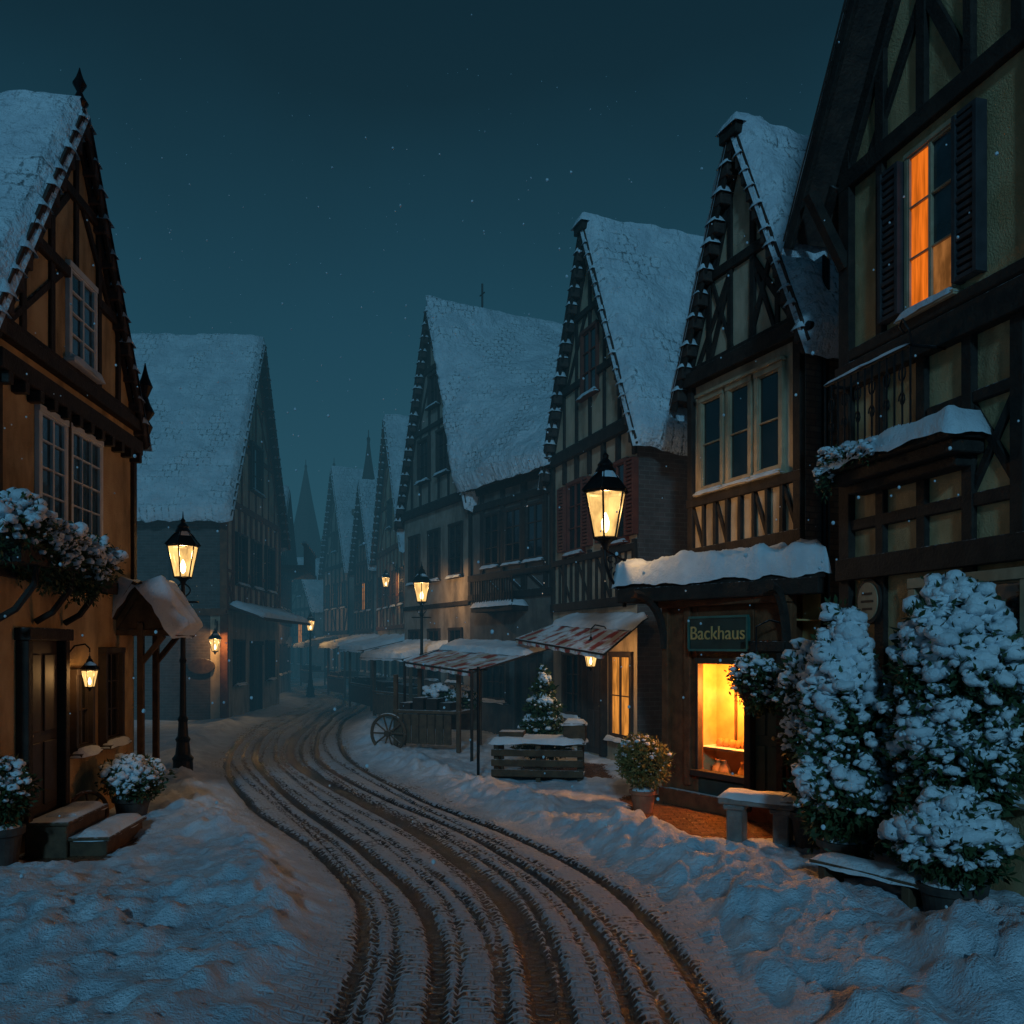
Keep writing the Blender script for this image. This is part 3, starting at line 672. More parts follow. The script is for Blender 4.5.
# LEFT 3 balcony house
H=House((-9.9,35.5),(-10.9,42),6,6.2,9.2,side=1,wall='plaster_grey',over=.3,snowT=.18,teeth=False)
for a in (.8,2.6,4.4): H.window(a,a+.9,3.9,5.2,2,3,'dark_frame'); H.window(a,a+.9,1,2.2,2,3,'dark_frame','glass',lit=[(0,0,'lit_dim')] if a>2 else None)
H.gable((0,.4),7); H.floor(3.2,6.1,8,(),.4)
b=H.mb('balcony','timber'); b.box(H.F,0,6,0,1.3,5.4,5.55)
for i in range(25): b.box(H.F,.02+i*.24,.08+i*.24,1.2,1.25,5.55,6.4)
b.box(H.F,0,6,1.18,1.27,6.4,6.48); H.mb('sill_snow','snow',smooth=True).pillow([H.F.P(0,1.1,6.48),H.F.P(6,1.1,6.48),H.F.P(6,1.35,6.48),H.F.P(0,1.35,6.48)],.1)
H.finish()

# ================================================================ RIGHT HOUSE 1 (near, tall)
C=(3.7,9.5); d=Vector((.244,-.970)); N=(3.7+.244*5.4,9.5-.970*5.4)
H=House(N,C,6,7.35,12.0,side=-1,wall='plaster_ochre',over=.5,eo=.36,snowT=.15,teeth=False)
F=H.F; L=H.L; U=lambda y:(y-F.A.y)/F.eu.y
H.window(U(7.88),U(8.46),5.5,7.02,2,3,'cream_frame','glass_blue',casing=.05,shut='shutter',lit=[(1,0,'lit_orange'),(1,1,'lit_orange'),(1,2,'lit_orange'),(0,0,'lit_dim')],snow=.05,dp=.05)
h=H.holes[-1]; H.holes[-1]=(h[0]-.33,h[1]+.33,h[2]-.05,h[3])
H.window(U(7.1),U(8.3),1.0,2.75,3,3,'cream_frame','glass',casing=.1)
H.rail(5.12,w=.24,proud=.12); H.rail(5.36,w=.10,proud=.07); H.rail(7.3,w=.18,proud=.08); H.rail(4.42,w=.09,proud=.05,u0=0,u1=U(8.2)); H.rail(3.02,w=.24,proud=.12); H.rail(3.5,w=.12,proud=.05)
H.post(L-.1,0,7.6,.2,.07)
for i,u in enumerate([.15,.75,1.35,1.95,2.5,3.0,3.55,4.15,4.75]):
    H.post(u,3.05,5.1,.13)
    if i%2==0: H.post(u,0,3.0,.15)
    if u<L-.3: H.post(u,7.3,H.zl(u)-.1,.13); 
for u in (.3,.9,1.5,2.2,2.85,4.75): H.post(u,5.3,7.3,.13)
H.beam((1.5,5.4),(2.2,7.2),.13,.04); H.beam((2.2,5.4),(1.5,7.2),.13,.045); H.beam((.3,5.4),(.9,7.2),.13,.04)
for a,b in ((1.95,2.5),(3.0,3.55),(.75,1.35)): H.beam((a,3.55),(b,4.4),.09,.03); H.beam((b,3.55),(a,4.4),.09,.036)
H.beam((4.9,7.4),(4.15,8.5),.12,.04); H.beam((3.55,7.4),(4.15,8.6),.12,.04); H.beam((2.4,7.4),(1.2,8.8),.12,.04); H.rail(8.7,1.6,3.9,.15)
H._b((0,7.3),(L/2,12.0),.2,.07,F); H._b((L,7.3),(L/2,12.0),.2,.07,F)
bx=H.mb('eave_bracket','timber'); 
bx.obox(F.P(L-.1,.06,6.35),F.P(L-.1,.5,7.1),.11,.11); bx.obox(F.P(L+.02,.1,7.3),F.P(L+.36,.1,6.95),.11,.11)
c=F.P(U(9.0),.03,2.66); n_=F.ew; 
for rr,dd,mm in ((.24,.05,'sign_rim'),(.20,.062,'sign_face')):
    mb=H.mb(mm,'dark_frame' if mm=='sign_rim' else 'cream_frame'); vs=[c+n_*w_+F.eu*rr*.8*math.cos(a)+Vector((0,0,rr*math.sin(a))) for w_ in (0,dd) for a in [i*math.pi/14 for i in range(28)]]
    mb.add(vs,[tuple(range(28)),tuple(range(28,56))[::-1]]+[(i,(i+1)%28,28+(i+1)%28,28+i) for i in range(28)])
for k,zz in enumerate((2.74,2.66,2.58)):
    H.mb('sign_lines','dark_frame').box(F,U(9.0)-.1+.02*(k!=1),U(9.0)+.1-.02*(k!=1),.08,.096,zz-.012,zz+.012)
H.finish()
u1=U(9.3);u0=U(7.5); e=empty('iron_balcony',F.P((u0+u1)/2,.2,4.2)); m=MB(); m.box(F,u0,u1,.0,.42,4.02,4.14); m.box(F,u0+.05,u1-.05,.0,.34,3.90,4.02); m.box(F,u0+.15,u1-.15,0,.22,3.80,3.90); m.build('deck',['timber'],e,bevel=.012)
m=MB(); ur=U(8.0)
for z in (4.22,4.98): m.tube([F.P(ur,.02,z),F.P(ur,.40,z),F.P(u1-.03,.40,z),F.P(u1-.03,.02,z)],.017)
for i in range(13):
    u=ur+(u1-.03-ur)*i/12; m.tube([F.P(u,.40,4.14),F.P(u,.40,4.98)],.010)
    if i%2==0 and i<12:
        cc=(u+(u1-ur)/12); 
        m.tube([F.P(cc+.045*math.cos(a),.40,4.75+.07*math.sin(a)) for a in [k*math.pi/6 for k in range(13)]],.008)
        m.tube([F.P(cc+.05*math.cos(a)*(1-k/16),.40,4.5+.08*math.sin(a)*(1-k/16)) for k,a in enumerate([k*math.pi/5 for k in range(14)])],.008)
m.tube([F.P(ur-.02,.40,4.98),F.P(ur-.05,.46,5.10),F.P(ur-.02,.5,5.2),F.P(ur+.05,.48,5.16),F.P(ur+.03,.44,5.09)],.012)
m.build('railing',['iron'],e)
m=MB(); m.pillow([F.P(u0-.02,.02,4.15),F.P(u1,.02,4.15),F.P(u1,.46,4.15),F.P(u0-.02,.46,4.15)],.14,drop=.08)
m.pillow([F.P(ur,.385,4.99),F.P(u1-.03,.385,4.99),F.P(u1-.03,.415,4.99),F.P(ur,.415,4.99)],.03,drop=.0); m.build('deck_snow',['snow'],e,smooth=True)
q=[]
for i in range(5):
    p=F.P(u1-.1-i*.17,.38,4.18-.02*i); q.append((p.x,p.y,p.z,.13,.13,.11))
p=F.P(u1-.02,.4,3.98); q.append((p.x,p.y,p.z,.1,.1,.2)); foliage_obj('trailing_plant',q,900,200,.025,.03,e,seed=5)

# ================================================================ RIGHT HOUSE 2 (shop)
H=House((3.78,11.0),(2.8,13.4),6,6.45,9.50,side=-1,wall='plaster_cream',over=.2,eo=.22,snowT=.16,side_mat='brick_pale',cap=True)
F=H.F;L=H.L; U=lambda y:(y-F.A.y)/F.eu.y
for a,b in ((11.42,11.82),(12.02,12.42),(12.62,13.05)): H.window(U(a),U(b),4.6,5.9,1,2,'cream_frame','glass',casing=.08,head=True,snow=.03,dp=.06)
H.gable((0,.42),5); H.rail(6.3,w=.22,proud=.14); H.rail(4.4,w=.12,proud=.07); H.rail(3.6,w=.2,proud=.08)
H.beam((L*.22,6.5),(L*.42,7.7),.08,.03); H.beam((L*.42,6.5),(L*.22,7.7),.08,.036);H.beam((L*.58,6.5),(L*.78,7.7),.08,.03); H.beam((L*.78,6.5),(L*.58,7.7),.08,.036)
H.post(.08,3.6,6.3,.14,.07); H.post(L-.08,3.6,6.3,.14,.07)
for i in range(9):
    u=.1+(L-.2)*i/8; H.post(u,3.6,4.4,.07)
for i in (0,2,5,7):
    a=.1+(L-.2)*i/8;b=.1+(L-.2)*(i+1)/8; H.beam((a,3.65),(b,4.35),.06,.03)
H.mb('drainpipe','iron').tube([F.P(-.1,-.25,6.6),F.P(-.1,-.25,7.3),F.P(-.1,-.25,6.3),F.P(-.09,-.25,5.9),F.P(-.09,-.25,.1)],.05,10)
H.mb('drainpipe','iron').tube([F.P(-.27,.2,6.2),F.P(-.27,-3,6.2)],.06,10)
SH=Frame((3.35,10.3),(2.15,12.0),-1); LS=SH.L; us=lambda y:(y-10.3)/SH.eu.y
wu0,wu1,wz0,wz1=us(10.80),us(11.50),.5,1.98
w=H.mb('shop_front_wall','timber_red',bevel=.01)
th=.12
w.box(SH,-.02,.06,-th,0,0,3.0); w.box(SH,us(10.74),wu0,-th,0,0,3.0) ; w.box(SH,wu1,LS,-th,0,0,3.0)
H.mb('shop_panels','green_paint',bevel=.006).box(SH,wu0,wu1,-th+.01,-.01,0,wz0)
H.mb('shop_panels','green_paint').box(SH,wu0+.06,wu1-.06,-.02,.02,.1,wz0-.08)
w.box(SH,wu0,wu1,-th+.01,-.006,wz1,3.0); w.box(SH,.06,us(10.74),-th+.01,-.008,2.25,3.0)
H.door(.10,us(10.70),.12,2.12,'green_paint',F=SH,reg=False)
fr=H.mb('shop_window_frame','dark_frame',bevel=.005)
fr.box(SH,wu0-.02,wu0+.03,-.06,.03,wz0,wz1); fr.box(SH,wu1-.03,wu1+.02,-.06,.031,wz0,wz1); fr.box(SH,wu0-.02,wu1+.02,-.06,.04,wz1-.03,wz1+.05); fr.box(SH,wu0-.06,wu1+.06,-.06,.09,wz0-.05,wz0+.03)
w.box(SH,wu1+.1,wu1+.22,0,.05,.3,2.9); w.box(SH,-.02,.05,0,.07,0,2.9); w.box(SH,LS-.12,LS,0,.07,0,2.9); w.box(SH,-.05,LS+.03,0,.12,2.72,2.9); w.box(SH,-.05,LS+.03,0,.10,0,.22)
w.prism([(2.15,12.0),(2.24,11.93),(3.03,12.85),(2.93,12.95)],0,3.0)
w.prism([(3.35,10.3),(3.28,10.4),(3.70,11.15),(3.85,11.1)],0,3.0)
iw=H.mb('shop_interior','warm_wall'); iw.prism([SH.P(.0,-.62,0)[:2],SH.P(LS-.1,-.62,0)[:2],SH.P(LS-.1,-.6,0)[:2],SH.P(.0,-.6,0)[:2]],.0,3.0)
iw.box(SH,.0,LS-.1,-.6,-.12,.30,.40); iw.box(SH,.0,LS-.1,-.6,-.12,2.5,2.52); iw.box(SH,wu0-.26,wu0-.24,-.6,-.13,.3,2.5); iw.box(SH,wu1+.2,wu1+.22,-.6,-.13,.3,2.5)
sv=H.mb('shelves','wood')
sv.box(SH,wu0-.2,wu1+.2,-.58,-.22,.78,.81); sv.box(SH,wu0-.2,wu0+.45,-.59,-.42,1.35,1.375); sv.box(SH,wu0+.2,wu0+.23,-.59,-.56,.8,1.9); sv.box(SH,wu1-.18,wu1-.15,-.59,-.56,.8,1.9)
gd=H.mb('bread_and_jars','bread',smooth=True)
for i in range(9):
    u=wu0-.05+i*.11
    gd.lathe(SH.P(u,-.42,.81),[(.01,0),(.05,.01),(.06,.05),(.045,.10),(.01,.115)],12)
    if i<5: gd.lathe(SH.P(u,-.50,1.375),[(.03,0),(.04,.02),(.04,.12),(.02,.16),(.025,.2)],12)
    if i in (2,3,6,7): gd.lathe(SH.P(u,-.25,.40),[(.07,0),(.09,.06),(.08,.14),(.03,.24),(.05,.26)],14)
gd.lathe(SH.P(wu0+.2,-.30,.81),[(.08,0),(.11,.05),(.10,.16),(.05,.22),(.07,.26)],14)
sg=H.mb('shop_sign_board','green_paint',bevel=.008); sg.box(SH,us(10.72),us(11.5),.12,.16,2.14,2.56)
sf=H.mb('shop_sign_rim','teal_trim'); a,b=us(10.72),us(11.5)
for z in (2.12,2.55): sf.box(SH,a-.01,b+.01,.12,.175,z,z+.03)
sf.box(SH,a-.025,a+.003,.12,.174,2.15,2.55); sf.box(SH,b-.003,b+.025,.12,.174,2.15,2.55)
cp=[(3.62,9.85),(1.5,12.25),(2.75,13.4),(3.95,11.1)]
H.mb('canopy_beams','timber',bevel=.012).prism(cp,2.98,3.12)
H.mb('canopy_beams','timber').obox(Vector((3.6,9.92,2.9)),Vector((1.55,12.24,2.9)),.14,.2)
H.mb('canopy_beams','timber').obox(Vector((1.6,12.3,2.9)),Vector((2.75,13.3,2.9)),.12,.18)
H.mb('canopy_snow','snow',smooth=True).pillow([(3.66,9.78,3.12),(1.42,12.25,3.12),(2.74,13.42,3.28),(3.82,11.0,3.28)],.26,nmax=60,drop=.09)
br=H.mb('canopy_brackets','timber')
for u in (.0,LS-.05):
    pts=[SH.P(u,.06+.62*t*t if u>1 else .06+.30*t*t,2.15+.75*math.sin(t*math.pi/2)) for t in [i/8 for i in range(9)]]
    br.tube(pts,.06,6); 
e=H.finish()
tc=bpy.data.curves.new('sign_text','FONT'); tc.body='Backhaus'; tc.size=.25; tc.extrude=.006; tc.align_x='CENTER'; tc.align_y='CENTER'
to=bpy.data.objects.new('sign_text',tc); S.collection.objects.link(to); tc.materials.append(M['gold'])
xa=-SH.eu; za=Vector((0,0,1))
rot=Matrix((xa,za,xa.cross(za))).transposed()
mw=Matrix.Translation(SH.P((a+b)/2,.168,2.35))@rot.to_4x4()
to.parent=e; to.matrix_parent_inverse=Matrix.Translation(e.location).inverted(); to.matrix_basis=mw
lightpt('shop_light',SH.P((wu0+wu1)/2,-.16,1.62),135,(1,.35,.055),.05,e)
lx,ly=1.33,12.15; e=empty('bracket_street_lamp',(1.58,12.25,3.1)); ir,gl,bu,sn=MB(),MB(),MB(),MB()
ir.tube([(1.62,12.3,2.75),(1.62,12.3,3.45)],.03)
ir.tube([(1.62,12.3,3.0)]+[(1.62-.30*math.sin(t*math.pi/2),12.3-.15*math.sin(t*math.pi/2),3.0+.55*(1-math.cos(t*math.pi/2))) for t in [i/8 for i in range(1,9)]],.024)
ir.tube([(1.5+.13*math.cos(a)*(1-k/22),12.24,3.2+.13*math.sin(a)*(1-k/22)) for k,a in enumerate([2.0+k*.5 for k in range(16)])],.014)
ir.tube([(1.42+.08*math.cos(a)*(1-k/20),12.2,3.42+.08*math.sin(a)*(1-k/20)) for k,a in enumerate([-1.+k*.5 for k in range(14)])],.012)
ir.tube([(1.62,12.3,3.42),(1.33,12.15,3.55)],.018)
p=lantern(ir,gl,bu,sn,(lx,ly,3.72),1.42,.3)
ir.build('bracket',['iron'],e); gl.build('lantern_glass',['lamp_glass'],e); bu.build('bulb',['bulb'],e,smooth=True); sn.build('snow_cap',['snow'],e,smooth=True); lightpt('lamp_light',p,90,parent=e,r=.06)

# ================================================================ RIGHT HOUSE 3
H=House((2.2,15.0),(.9,18.6),7,6.25,10.4,side=-1,wall='plaster_cream',over=.22,eo=.28,snowT=.18,side_mat='brick',cap=True)
F=H.F;L=H.L;U=lambda y:(y-F.A.y)/F.eu.y
H.window(U(15.35),U(16.0),4.15,5.5,2,3,'red_frame','glass',shut='red_frame',snow=.04,dp=.06); h=H.holes[-1]; H.holes[-1]=(h[0]-.36,h[1]+.36,h[2],h[3])
H.window(U(17.1),U(17.75),4.15,5.5,2,3,'red_frame','glass',shut='red_frame',snow=.04,dp=.06); h=H.holes[-1]; H.holes[-1]=(h[0]-.36,h[1]+.36,h[2],h[3])
H.window(U(16.5),U(17.1),7.2,8.4,2,3,'red_frame','glass',dp=.06)
H.window(U(15.2),U(15.9),.55,2.0,2,2,'dark_frame','lit_amber',casing=.08,dp=.05); H.window(U(17.2),U(17.9),.8,2.0,2,3,'dark_frame','glass')
H.door(U(16.2),U(16.9),.1,2.1,'dark_frame')
H.gable((0,.3,.62),6); H.floor(3.0,6.2,6,(),None); H.rail(3.95,w=.13)
for i in range(13): H.post(.1+(L-.2)*i/12,3.0,3.95,.06,.035)
for i in (0,3,6,9): 
    a=.1+(L-.2)*i/12; H.beam((a,3.05),(a+.6,3.9),.06,.025)
H.rail(6.15,w=.2,proud=.12)
H.finish()
wall_lantern(Vector((1.78,15.25,2.42)),Vector((-.40,-.34,0)),45,.62)
def awning(name,q,valance=.18,posts=()):
    q=[Vector(p) for p in q]; e=empty(name,(q[0]+q[2])/2*1.0); m=MB(); n=24; na=28
    ln=(q[1]-q[0]).length; vs=[];uv_=[];fs=[]
    for j in range(n+1):
        for i in range(na+1):
            a=i/na;b=j/n; p=(q[0]*(1-a)+q[1]*a)*(1-b)+(q[3]*(1-a)+q[2]*a)*b; p=p.copy(); p.z-=.05*math.sin(b*math.pi)*(.6+.4*math.sin(a*18)); vs.append(p); uv_.append((a*ln,b))
    o_=len(vs)
    for i in range(na+1):
        a=i/na; p=q[0]*(1-a)+q[1]*a; vs.append(p-Vector((0,0,valance*(.8+.2*abs(math.sin(a*ln*5.2*math.pi/2)))))); uv_.append((a*ln,-.2))
    for j in range(n):
        for i in range(na): k=j*(na+1)+i; fs.append((k,k+1,k+na+2,k+na+1))
    for i in range(na): fs.append((i,i+1,o_+i+1,o_+i))
    m.add(vs,fs,0,uv_); m.build('cloth',['awning'],e,smooth=True)
    m=MB(); 
    for a,b in ((0,1),(3,2),(0,3),(1,2)): m.tube([q[a]-Vector((0,0,.03)),q[b]-Vector((0,0,.03))],.022)
    for p in posts: m.tube([Vector((p[0],p[1],0)),Vector(p)],.03)
    m.build('poles',['timber'],e)
    m=MB(); mid=[q[3]*.6+q[0]*.4,q[2]*.6+q[1]*.4,q[2],q[3]]; 
    m.pillow(mid,.08,drop=.02); m.build('awning_snow',['snow'],e,smooth=True); return e
awning('striped_awning',[Vector((1.50,13.95,2.08)),Vector((.08,17.0,2.35)),Vector((1.25,17.4,2.8)),Vector((2.34,14.7,2.72))],.12)

# ================================================================ RIGHT HOUSE 4 with wing
H=House((-1.08,22),(-3.3,26.2),6,6.2,11.7,side=-1,wall='plaster_grey',timber='timber',over=.25,eo=.2,snowT=.2)
F=H.F;L=H.L
for a in (.5,2.0,3.5): H.window(a,a+.75,4.1,5.4,2,3,'dark_frame','glass',snow=.04,dp=.05); H.window(a,a+.75,1.3,2.6,2,3,'dark_frame','glass',snow=.04,dp=.05)
H.window(1.3,2.0,7.0,8.1,2,3,'dark_frame'); H.window(2.7,3.4,7.0,8.1,2,3,'dark_frame'); H.window(2.0,2.6,9.0,9.8,2,2,'dark_frame')
H.gable((0,.4,.7),7); H.rail(6.1,w=.2,proud=.12); H.rail(3.3,w=.12,proud=.05)
WF=Frame((.9,18.8),(-1.08,22),-1)
H.mb('wing_walls','plaster_dark').prism([(-1.08,22),(.9,18.8),(5.5,19.5),(5.5,26),(3,27)],0,6.2)
H.roof(WF.P(-.3,.30,6.15),WF.P(WF.L+.10,.30,6.15),F.P(L/2,.2,11.78),F.P(L/2,-5.4,11.78),.2,slab=False)
H.mb('wing_fascia','tile').obox(WF.P(-.3,.24,6.17),WF.P(WF.L+.1,.24,6.17),.1,.16)
for a in (.35,1.3,2.3): H.window(a,a+.65,4.2,5.4,2,3,'dark_frame','glass',F=WF,snow=.04,dp=.05)
for u in (.0,.25,1.1,1.2,2.1,3.1,3.7): H._b((u,3.4),(u,6.1),.13,.05,WF)
for z in (3.4,3.9,5.65,6.05): H._b((0,z),(WF.L,z),.16,.07,WF)
for a in (.3,1.2,2.2): H._b((a,3.45),(a+.75,3.88),.08,.03,WF)
bb=H.mb('oriel','timber'); bb.box(WF,1.0,2.9,.0,.45,3.0,3.15); 
H.mb('sill_snow','snow',smooth=True).pillow([WF.P(1.0,0.02,3.15),WF.P(2.9,.02,3.15),WF.P(2.9,.47,3.15),WF.P(1.0,.47,3.15)],.1)
for i in range(17): bb.box(WF,1.02+i*.115,1.05+i*.115,.40,.43,3.15,3.75)
bb.box(WF,1.0,2.9,.38,.45,3.75,3.81)
H.door(.5,1.3,0,2.0,'dark_frame',F=WF,reg=False); H.window(1.9,2.9,.9,2.1,3,3,'dark_frame','glass',F=WF)
H.mb('antenna','iron').tube([F.P(L/2,-1.5,11.7),F.P(L/2,-1.5,12.7)],.03); H.mb('antenna','iron').tube([F.P(L/2-.15,-1.5,12.4),F.P(L/2+.15,-1.5,12.4)],.02)
H.finish()

# ================================================================ far right row
def far_house(A,B,depth,ze,zp,side,wall,tim,nw,name='timber_framed_house',litp=0,sn=.2):
    H=House(A,B,depth,ze,zp,side=side,wall=wall,timber=tim,over=.3,eo=.25,snowT=sn,name=name)
    w=H.L/nw
    fl=[(1.0,2.3),(ze-2.3,ze-1.0)]
    for i in range(nw):
        for z0,z1 in fl:
            H.window(w*(i+.27),w*(i+.73),z0,z1,2,3,'dark_frame','lit_amber' if random.random()<litp else 'glass',casing=.06,snow=.05,dp=.05)
    H.window(H.L/2-.3,H.L/2+.3,ze+.9,ze+1.9,2,2,'dark_frame')
    H.gable((0,.35,.68),6); H.floor(2.9,ze-.05,nw*2,tuple(range(0,nw*2,3)),.4); H.finish(); return H
far_house((-3.9,31.5),(-5.9,37.5),6,6.1,11.3,-1,'plaster_cream','timber_red',4,litp=.12)
far_house((-6.4,39.5),(-7.9,43.0),6,6.2,10.0,-1,'plaster_grey','timber',3,litp=.1)
far_house((-8.7,45.5),(-11.0,50),7,6.6,12.0,-1,'plaster_grey','timber',3,litp=.2)
far_house((-12.5,54),(-15.5,59),7,4.6,7.8,-1,'plaster_grey','timber',3,litp=.2)
far_house((-15.5,49),(-17.5,55),6,4.6,7.5,1,'plaster_grey','timber',3,litp=.2)
far_house((-20,66),(-17,74),8,5,8.5,-1,'plaster_grey','timber',3)
far_house((-27,68),(-22,70),8,5,8.5,1,'plaster_grey','timber',3)
def spire(x,y,w,zb,zt,name='church_tower',fin=1.):
    e=empty(name,(x,y,0)); m=MB(); fr=Frame((x-w/2,y-w/2),(x+w/2,y-w/2),1); fr.ew=Vector((0,1,0))
    m.box(fr,0,w,0,w,0,zb); m.box(fr,-.15,w+.15,-.15,w+.15,zb-.3,zb); 
    for a in (.25,.75): m.box(fr,w*a-.05,w*a+.05,-.05,0,1,zb-.4)
    m.build('tower_walls',['plaster_dark'],e,bevel=.05)
    g_=MB()
    for a in (.25,.6): g_.box(fr,w*a,w*a+w*.15,-.06,-.0,zb-2.0,zb-.8)
    g_.build('belfry_openings',['dark_frame'],e)
    s_=MB(); s_.lathe((x,y,zb),[(w*.62,0),(w*.58,.15),(w*.36,(zt-zb)*.3),(w*.15,(zt-zb)*.7),(.04,zt-zb)],8); s_.build('spire',['tile'],e)
    k=MB(); k.lathe((x,y,zb),[(.06,zt-zb-.3),(.1,zt-zb),(.03,zt-zb+.2*fin),(.02,zt-zb+.9*fin)],8); k.build('finial',['iron'],e)
spire(-14.5,60,3.2,6.6,14.8,fin=.5); spire(-7.5,44.6,1.2,9.2,13.0,fin=.5); spire(-12.2,58.5,2.0,8.0,14.6,fin=.5)

# lamps far
street_lamp(-2.35,22.2,4.3,95,1.1); street_lamp(-8.6,36.4,3.6,100,.9); street_lamp(-9.0,46.5,4.2,140,1.0); street_lamp(-12.6,46.0,4.6,240,1.0)
wall_lantern(Vector((-4.45,32.9,5.2)),Vector((-.4,-.1,0)),60,.8)

# ================================================================ market stalls, furniture
def stall(x,y,w,dp,h,ang,seed,roof=True,wheel=False):
    r=random.Random(seed); fr=Frame((x,y),(x+math.cos(ang),y+math.sin(ang)),1); e=empty('market_stall',(x,y,0)); m=MB()
    for u in (0,w):
        for d_ in (0,dp): m.box(fr,u-.04,u+.04,d_-.04,d_+.04,0,h-(.3 if d_ else 0))
    m.box(fr,-.05,w+.05,dp*.35,dp+.05,.82,.88)
    for i in range(int(w/.18)): m.box(fr,i*.18,i*.18+.16,dp-.02,dp+.02,.2,.80)
    m.box(fr,-.02,w+.02,-.02,.02,.4,.9); m.build('counter',['wood'],e,bevel=.006)
    if roof: roofset(e,[(fr.P(-.25,dp+.35,h-.32),fr.P(w+.25,dp+.35,h-.32),fr.P(w+.25,-.2,h+.1),fr.P(-.25,-.2,h+.1))],.14)
    g_=MB()
    for i in range(int(w/.3)):
        bx_=i*.3+.05; g_.box(fr,bx_,bx_+.24,dp*.5,dp-.05,.88,1.0+r.random()*.15)
    g_.build('crates',['timber'],e,bevel=.008)
    if wheel:
        k=MB()
        c=fr.P(-.12,dp+.10,.40)
        k.tube([c+(fr.eu*math.cos(a)+Vector((0,0,math.sin(a))))*.38 for a in [i*math.pi/14 for i in range(29)]],.035)
        for i in range(5):
            a=i*math.pi/5; k.tube([c-(fr.eu*math.cos(a)+Vector((0,0,math.sin(a))))*.37,c+(fr.eu*math.cos(a)+Vector((0,0,math.sin(a))))*.37],.018)
        k.tube([c-fr.ew*.12,c+fr.ew*.08],.07)
        k.build('wheel',['wood'],e)
stall(-2.0,18.5,1.4,1.1,1.9,-.35,1,roof=False,wheel=True)
stall(-3.0,25.5,2.4,1.2,2.1,-1.0,2); stall(-4.6,31,3,1.3,2.3,-1.15,3); stall(-6.9,38.0,2.6,1.3,2.4,-1.1,4)
stall(-13.3,41,2.4,1.3,2.4,.2,5); stall(-10.2,46.5,2.0,1.3,2.4,-1.1,6)
foliage_obj('cart_greenery',[(-1.5,17.9,1.1,.35,.3,.25),(-1.0,17.7,1.1,.3,.3,.2)],900,200,.05,.05,None,seed=55)
awning('market_awning',[Vector((-2.3,18.3,1.86)),Vector((-.75,15.9,1.72)),Vector((.85,16.9,2.2)),Vector((-1.2,19.8,2.3))],.12,posts=[(-2.3,18.3,1.86),(-.75,15.9,1.72)])
e=empty('clothes_pole',(-.55,13.9,0)); 
m=MB(); m.tube([(-.55,13.9,0),(-.55,13.9,1.85)],.025); m.tube([(-.7,13.9,1.8),(-.4,13.9,1.8)],.015); m.lathe((-.55,13.9,0),[(.16,0),(.15,.04),(.03,.07)],14); m.build('pole',['iron'],e)
fr=Frame((-.35,13.55),(1.15,13.35),1); e=empty('wooden_market_table',fr.P(.75,-.3,0)); m=MB(); fr.ew=Vector((-fr.eu.y,fr.eu.x,0))
for i in range(5): m.box(fr,0,1.5,i*.15,i*.15+.13,.62,.67)
for u in (.05,.72,1.38):
    for w_ in (.05,.62): m.box(fr,u,u+.08,w_,w_+.08,0,.62)
for z in (.12,.28,.44): m.box(fr,.02,1.48,-.015,.015,z,z+.11)
m.box(fr,.02,1.48,.05,.7,.1,.13); m.box(fr,1.15,1.5,.2,.7,.67,.95); m.box(fr,.1,.5,.25,.6,.67,.8)
m.build('frame',['wood'],e,bevel=.008); m=MB(); m.pillow([fr.P(.0,-.01,.67),fr.P(1.5,-.01,.67),fr.P(1.5,.75,.67),fr.P(0,.75,.67)],.06); m.pillow([fr.P(1.14,.2,.95),fr.P(1.5,.2,.95),fr.P(1.5,.7,.95),fr.P(1.14,.7,.95)],.05)
m.build('table_snow',['snow'],e,smooth=True)
e=empty('fir_tree',(.55,15.0,0)); m=MB(); m.tube([(.55,15,0),(.55,15,1.8)],[.05,.01]); m.build('trunk',['wood'],e)
foliage_obj('branches',[(.55,15,.45,.46,.46,.22,.4),(.55,15,.8,.38,.38,.22,.4),(.55,15,1.15,.28,.28,.2,.4),(.55,15,1.45,.17,.17,.2,.5),(.55,15,1.68,.07,.07,.14,.6)],3800,300,.05,.045,e,seed=8)
shrub('topiary_ball',1.72,11.2,[(0,0,.66,.33,.33,.32)],4600,90,.17,.3,'terracotta',.028,.02,21,'leaf_warm')
fr=Frame((2.25,9.35),(2.95,8.95),1); fr.ew=Vector((-fr.eu.y,fr.eu.x,0)); e=empty('stone_bench',fr.P(.4,.15,0)); m=MB(); m.box(fr,0,.82,0,.36,.46,.55)
for u in (.08,.58): m.box(fr,u,u+.17,.05,.31,0,.46); m.box(fr,u-.03,u+.2,.02,.34,.40,.46)
m.build('bench',['stone'],e,bevel=.015); m=MB(); m.pillow([fr.P(0,0,.55),fr.P(.82,0,.55),fr.P(.82,.36,.55),fr.P(0,.36,.55)],.05); m.build('bench_snow',['snow'],e,smooth=True)
fr=Frame((2.75,7.55),(3.3,6.75),1); fr.ew=Vector((-fr.eu.y,fr.eu.x,0)); e=empty('wooden_bench',fr.P(.4,.15,0)); m=MB()
for i in range(3): m.box(fr,0,1.0,i*.11-.2,i*.11-.1,.30,.34)
for u in (.08,.84): m.box(fr,u,u+.07,-.18,.1,0,.30)
m.build('seat',['wood'],e,bevel=.006); m=MB(); m.pillow([fr.P(0,-.2,.34),fr.P(1,-.2,.34),fr.P(1,.12,.34),fr.P(0,.12,.34)],.04); m.build('bench_snow',['snow'],e,smooth=True)
c=SH.P(.16,.42,1.78); e=empty('hanging_basket',c); m=MB(); m.tube([SH.P(.05,.0,2.45),SH.P(.1,.25,2.5),SH.P(.16,.42,2.42),c+Vector((0,0,.2))],.012)
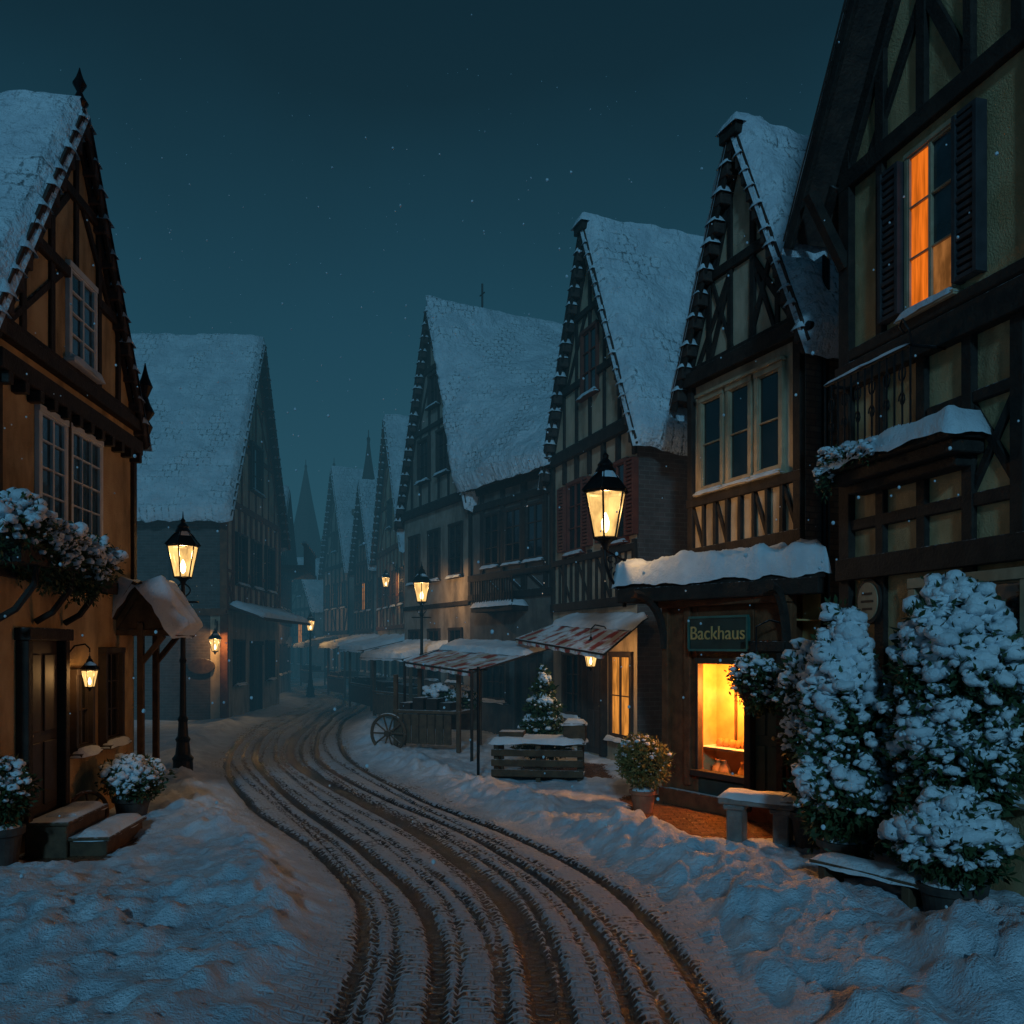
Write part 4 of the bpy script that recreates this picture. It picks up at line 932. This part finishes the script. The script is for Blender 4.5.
m.lathe(c,[(.05,-.3),(.17,-.22),(.24,-.08),(.25,-.05)],16); m.build('basket',['iron'],e)
foliage_obj('foliage',[(c.x,c.y,c.z,.30,.30,.27),(c.x+.05,c.y-.05,c.z-.2,.2,.2,.18)],2600,240,.033,.03,e,seed=31)
# big shrubs right
shrub('snowy_bay_tree',3.12,8.0,[(0,0,1.36,.38,.38,1.06,.34),(-.02,0,.8,.42,.42,.4,.0)],9000,1350,.24,.38,leaf=.045,puff=.056,seed=41)
shrub('snowy_bay_tree',3.16,9.0,[(0,0,1.66,.30,.30,.50,.1),(0,0,1.2,.27,.27,.35)],4200,620,.22,.45,leaf=.045,puff=.055,seed=42)
shrub('snowy_bay_tree',3.74,7.15,[(0,0,1.72,.49,.47,.92,.10),(-.03,0,1.2,.44,.42,.6)],11000,1600,.28,.42,leaf=.045,puff=.056,seed=43)
shrub('snowy_bay_tree',3.38,6.6,[(0,0,.66,.40,.40,.27),(0.03,0,.84,.24,.24,.22)],5000,700,.22,.36,leaf=.04,puff=.05,seed=44)

V_,f_=ico(2); 
m=MB(); 
for i in range(850):
    y_=random.uniform(2.5,26) if i>25 else random.uniform(1.6,3.0); x_=random.uniform(-.62,.62)*y_; z_=random.uniform(.1,1.)*y_*.75+(.8 if i>25 else 2.2); r_=random.uniform(.003,.008)*(1+y_*.03)
    if i<=25: r_*=.5
    m.add([(x_+v[0]*r_,y_+v[1]*r_,z_+v[2]*r_*1.2) for v in V_],f_)
m.build('falling_snow',['snow'],smooth=True)

# mist: thin absorbing air with even emission standing in for scattered night light, lying down the street
bm_=MB(); bm_.prism([(-120,13),(120,13),(120,200),(-120,200)],-.5,22); 
t=NT('mist'); va=t.n('ShaderNodeVolumeAbsorption'); va.inputs['Color'].default_value=(0,0,0,1); va.inputs['Density'].default_value=.0165
em=t.n('ShaderNodeEmission'); em.inputs[0].default_value=(.019,.074,.108,1); em.inputs[1].default_value=.0165
ad=t.n('ShaderNodeAddShader'); t.l(va.outputs[0],ad.inputs[0]); t.l(em.outputs[0],ad.inputs[1])
t.l(ad.outputs[0],t.out.inputs['Volume']); bm_.build('mist',[t.m])

# ---------------------------------------------------------------- sky, moon, camera
w=bpy.data.worlds.new('World'); S.world=w; w.use_nodes=True; nt=w.node_tree; nt.nodes.clear()
def N_(ty): return nt.nodes.new(ty)
tc=N_('ShaderNodeTexCoord'); sp=N_('ShaderNodeSeparateXYZ'); nt.links.new(tc.outputs['Generated'],sp.inputs[0])
no=N_('ShaderNodeTexNoise'); no.inputs['Scale'].default_value=2.4; no.inputs['Detail'].default_value=4; nt.links.new(tc.outputs['Generated'],no.inputs['Vector'])
ad=N_('ShaderNodeMath'); ad.operation='MULTIPLY_ADD'; nt.links.new(no.outputs['Fac'],ad.inputs[0]); ad.inputs[1].default_value=.20; nt.links.new(sp.outputs[2],ad.inputs[2])
rp=N_('ShaderNodeValToRGB'); el=rp.color_ramp.elements; nt.links.new(ad.outputs[0],rp.inputs[0])
el[0].position=.07; el[0].color=(.024,.098,.146,1); el[1].position=.66; el[1].color=(.0012,.007,.014,1)
x=rp.color_ramp.elements.new(.44); x.color=(.006,.040,.070,1)
bg=N_('ShaderNodeBackground'); bg.inputs[1].default_value=1.; nt.links.new(rp.outputs[0],bg.inputs[0]); wo=N_('ShaderNodeOutputWorld'); nt.links.new(bg.outputs[0],wo.inputs[0])
l=bpy.data.lights.new('moonlight','SUN'); l.energy=.72; l.color=(.26,.68,1.); l.angle=math.radians(5); lo=bpy.data.objects.new('moonlight',l); S.collection.objects.link(lo)
dirv=Vector((.06,.90,-.36)); lo.rotation_euler=dirv.to_track_quat('-Z','Y').to_euler()
cam=bpy.data.cameras.new('camera'); cam.lens=30; cam.sensor_width=36; cam.shift_y=.13; cam.clip_end=2000; co=bpy.data.objects.new('camera',cam); S.collection.objects.link(co)
co.location=(0,0,2.2); co.rotation_euler=(math.radians(90),0,0); S.camera=co
print('done')
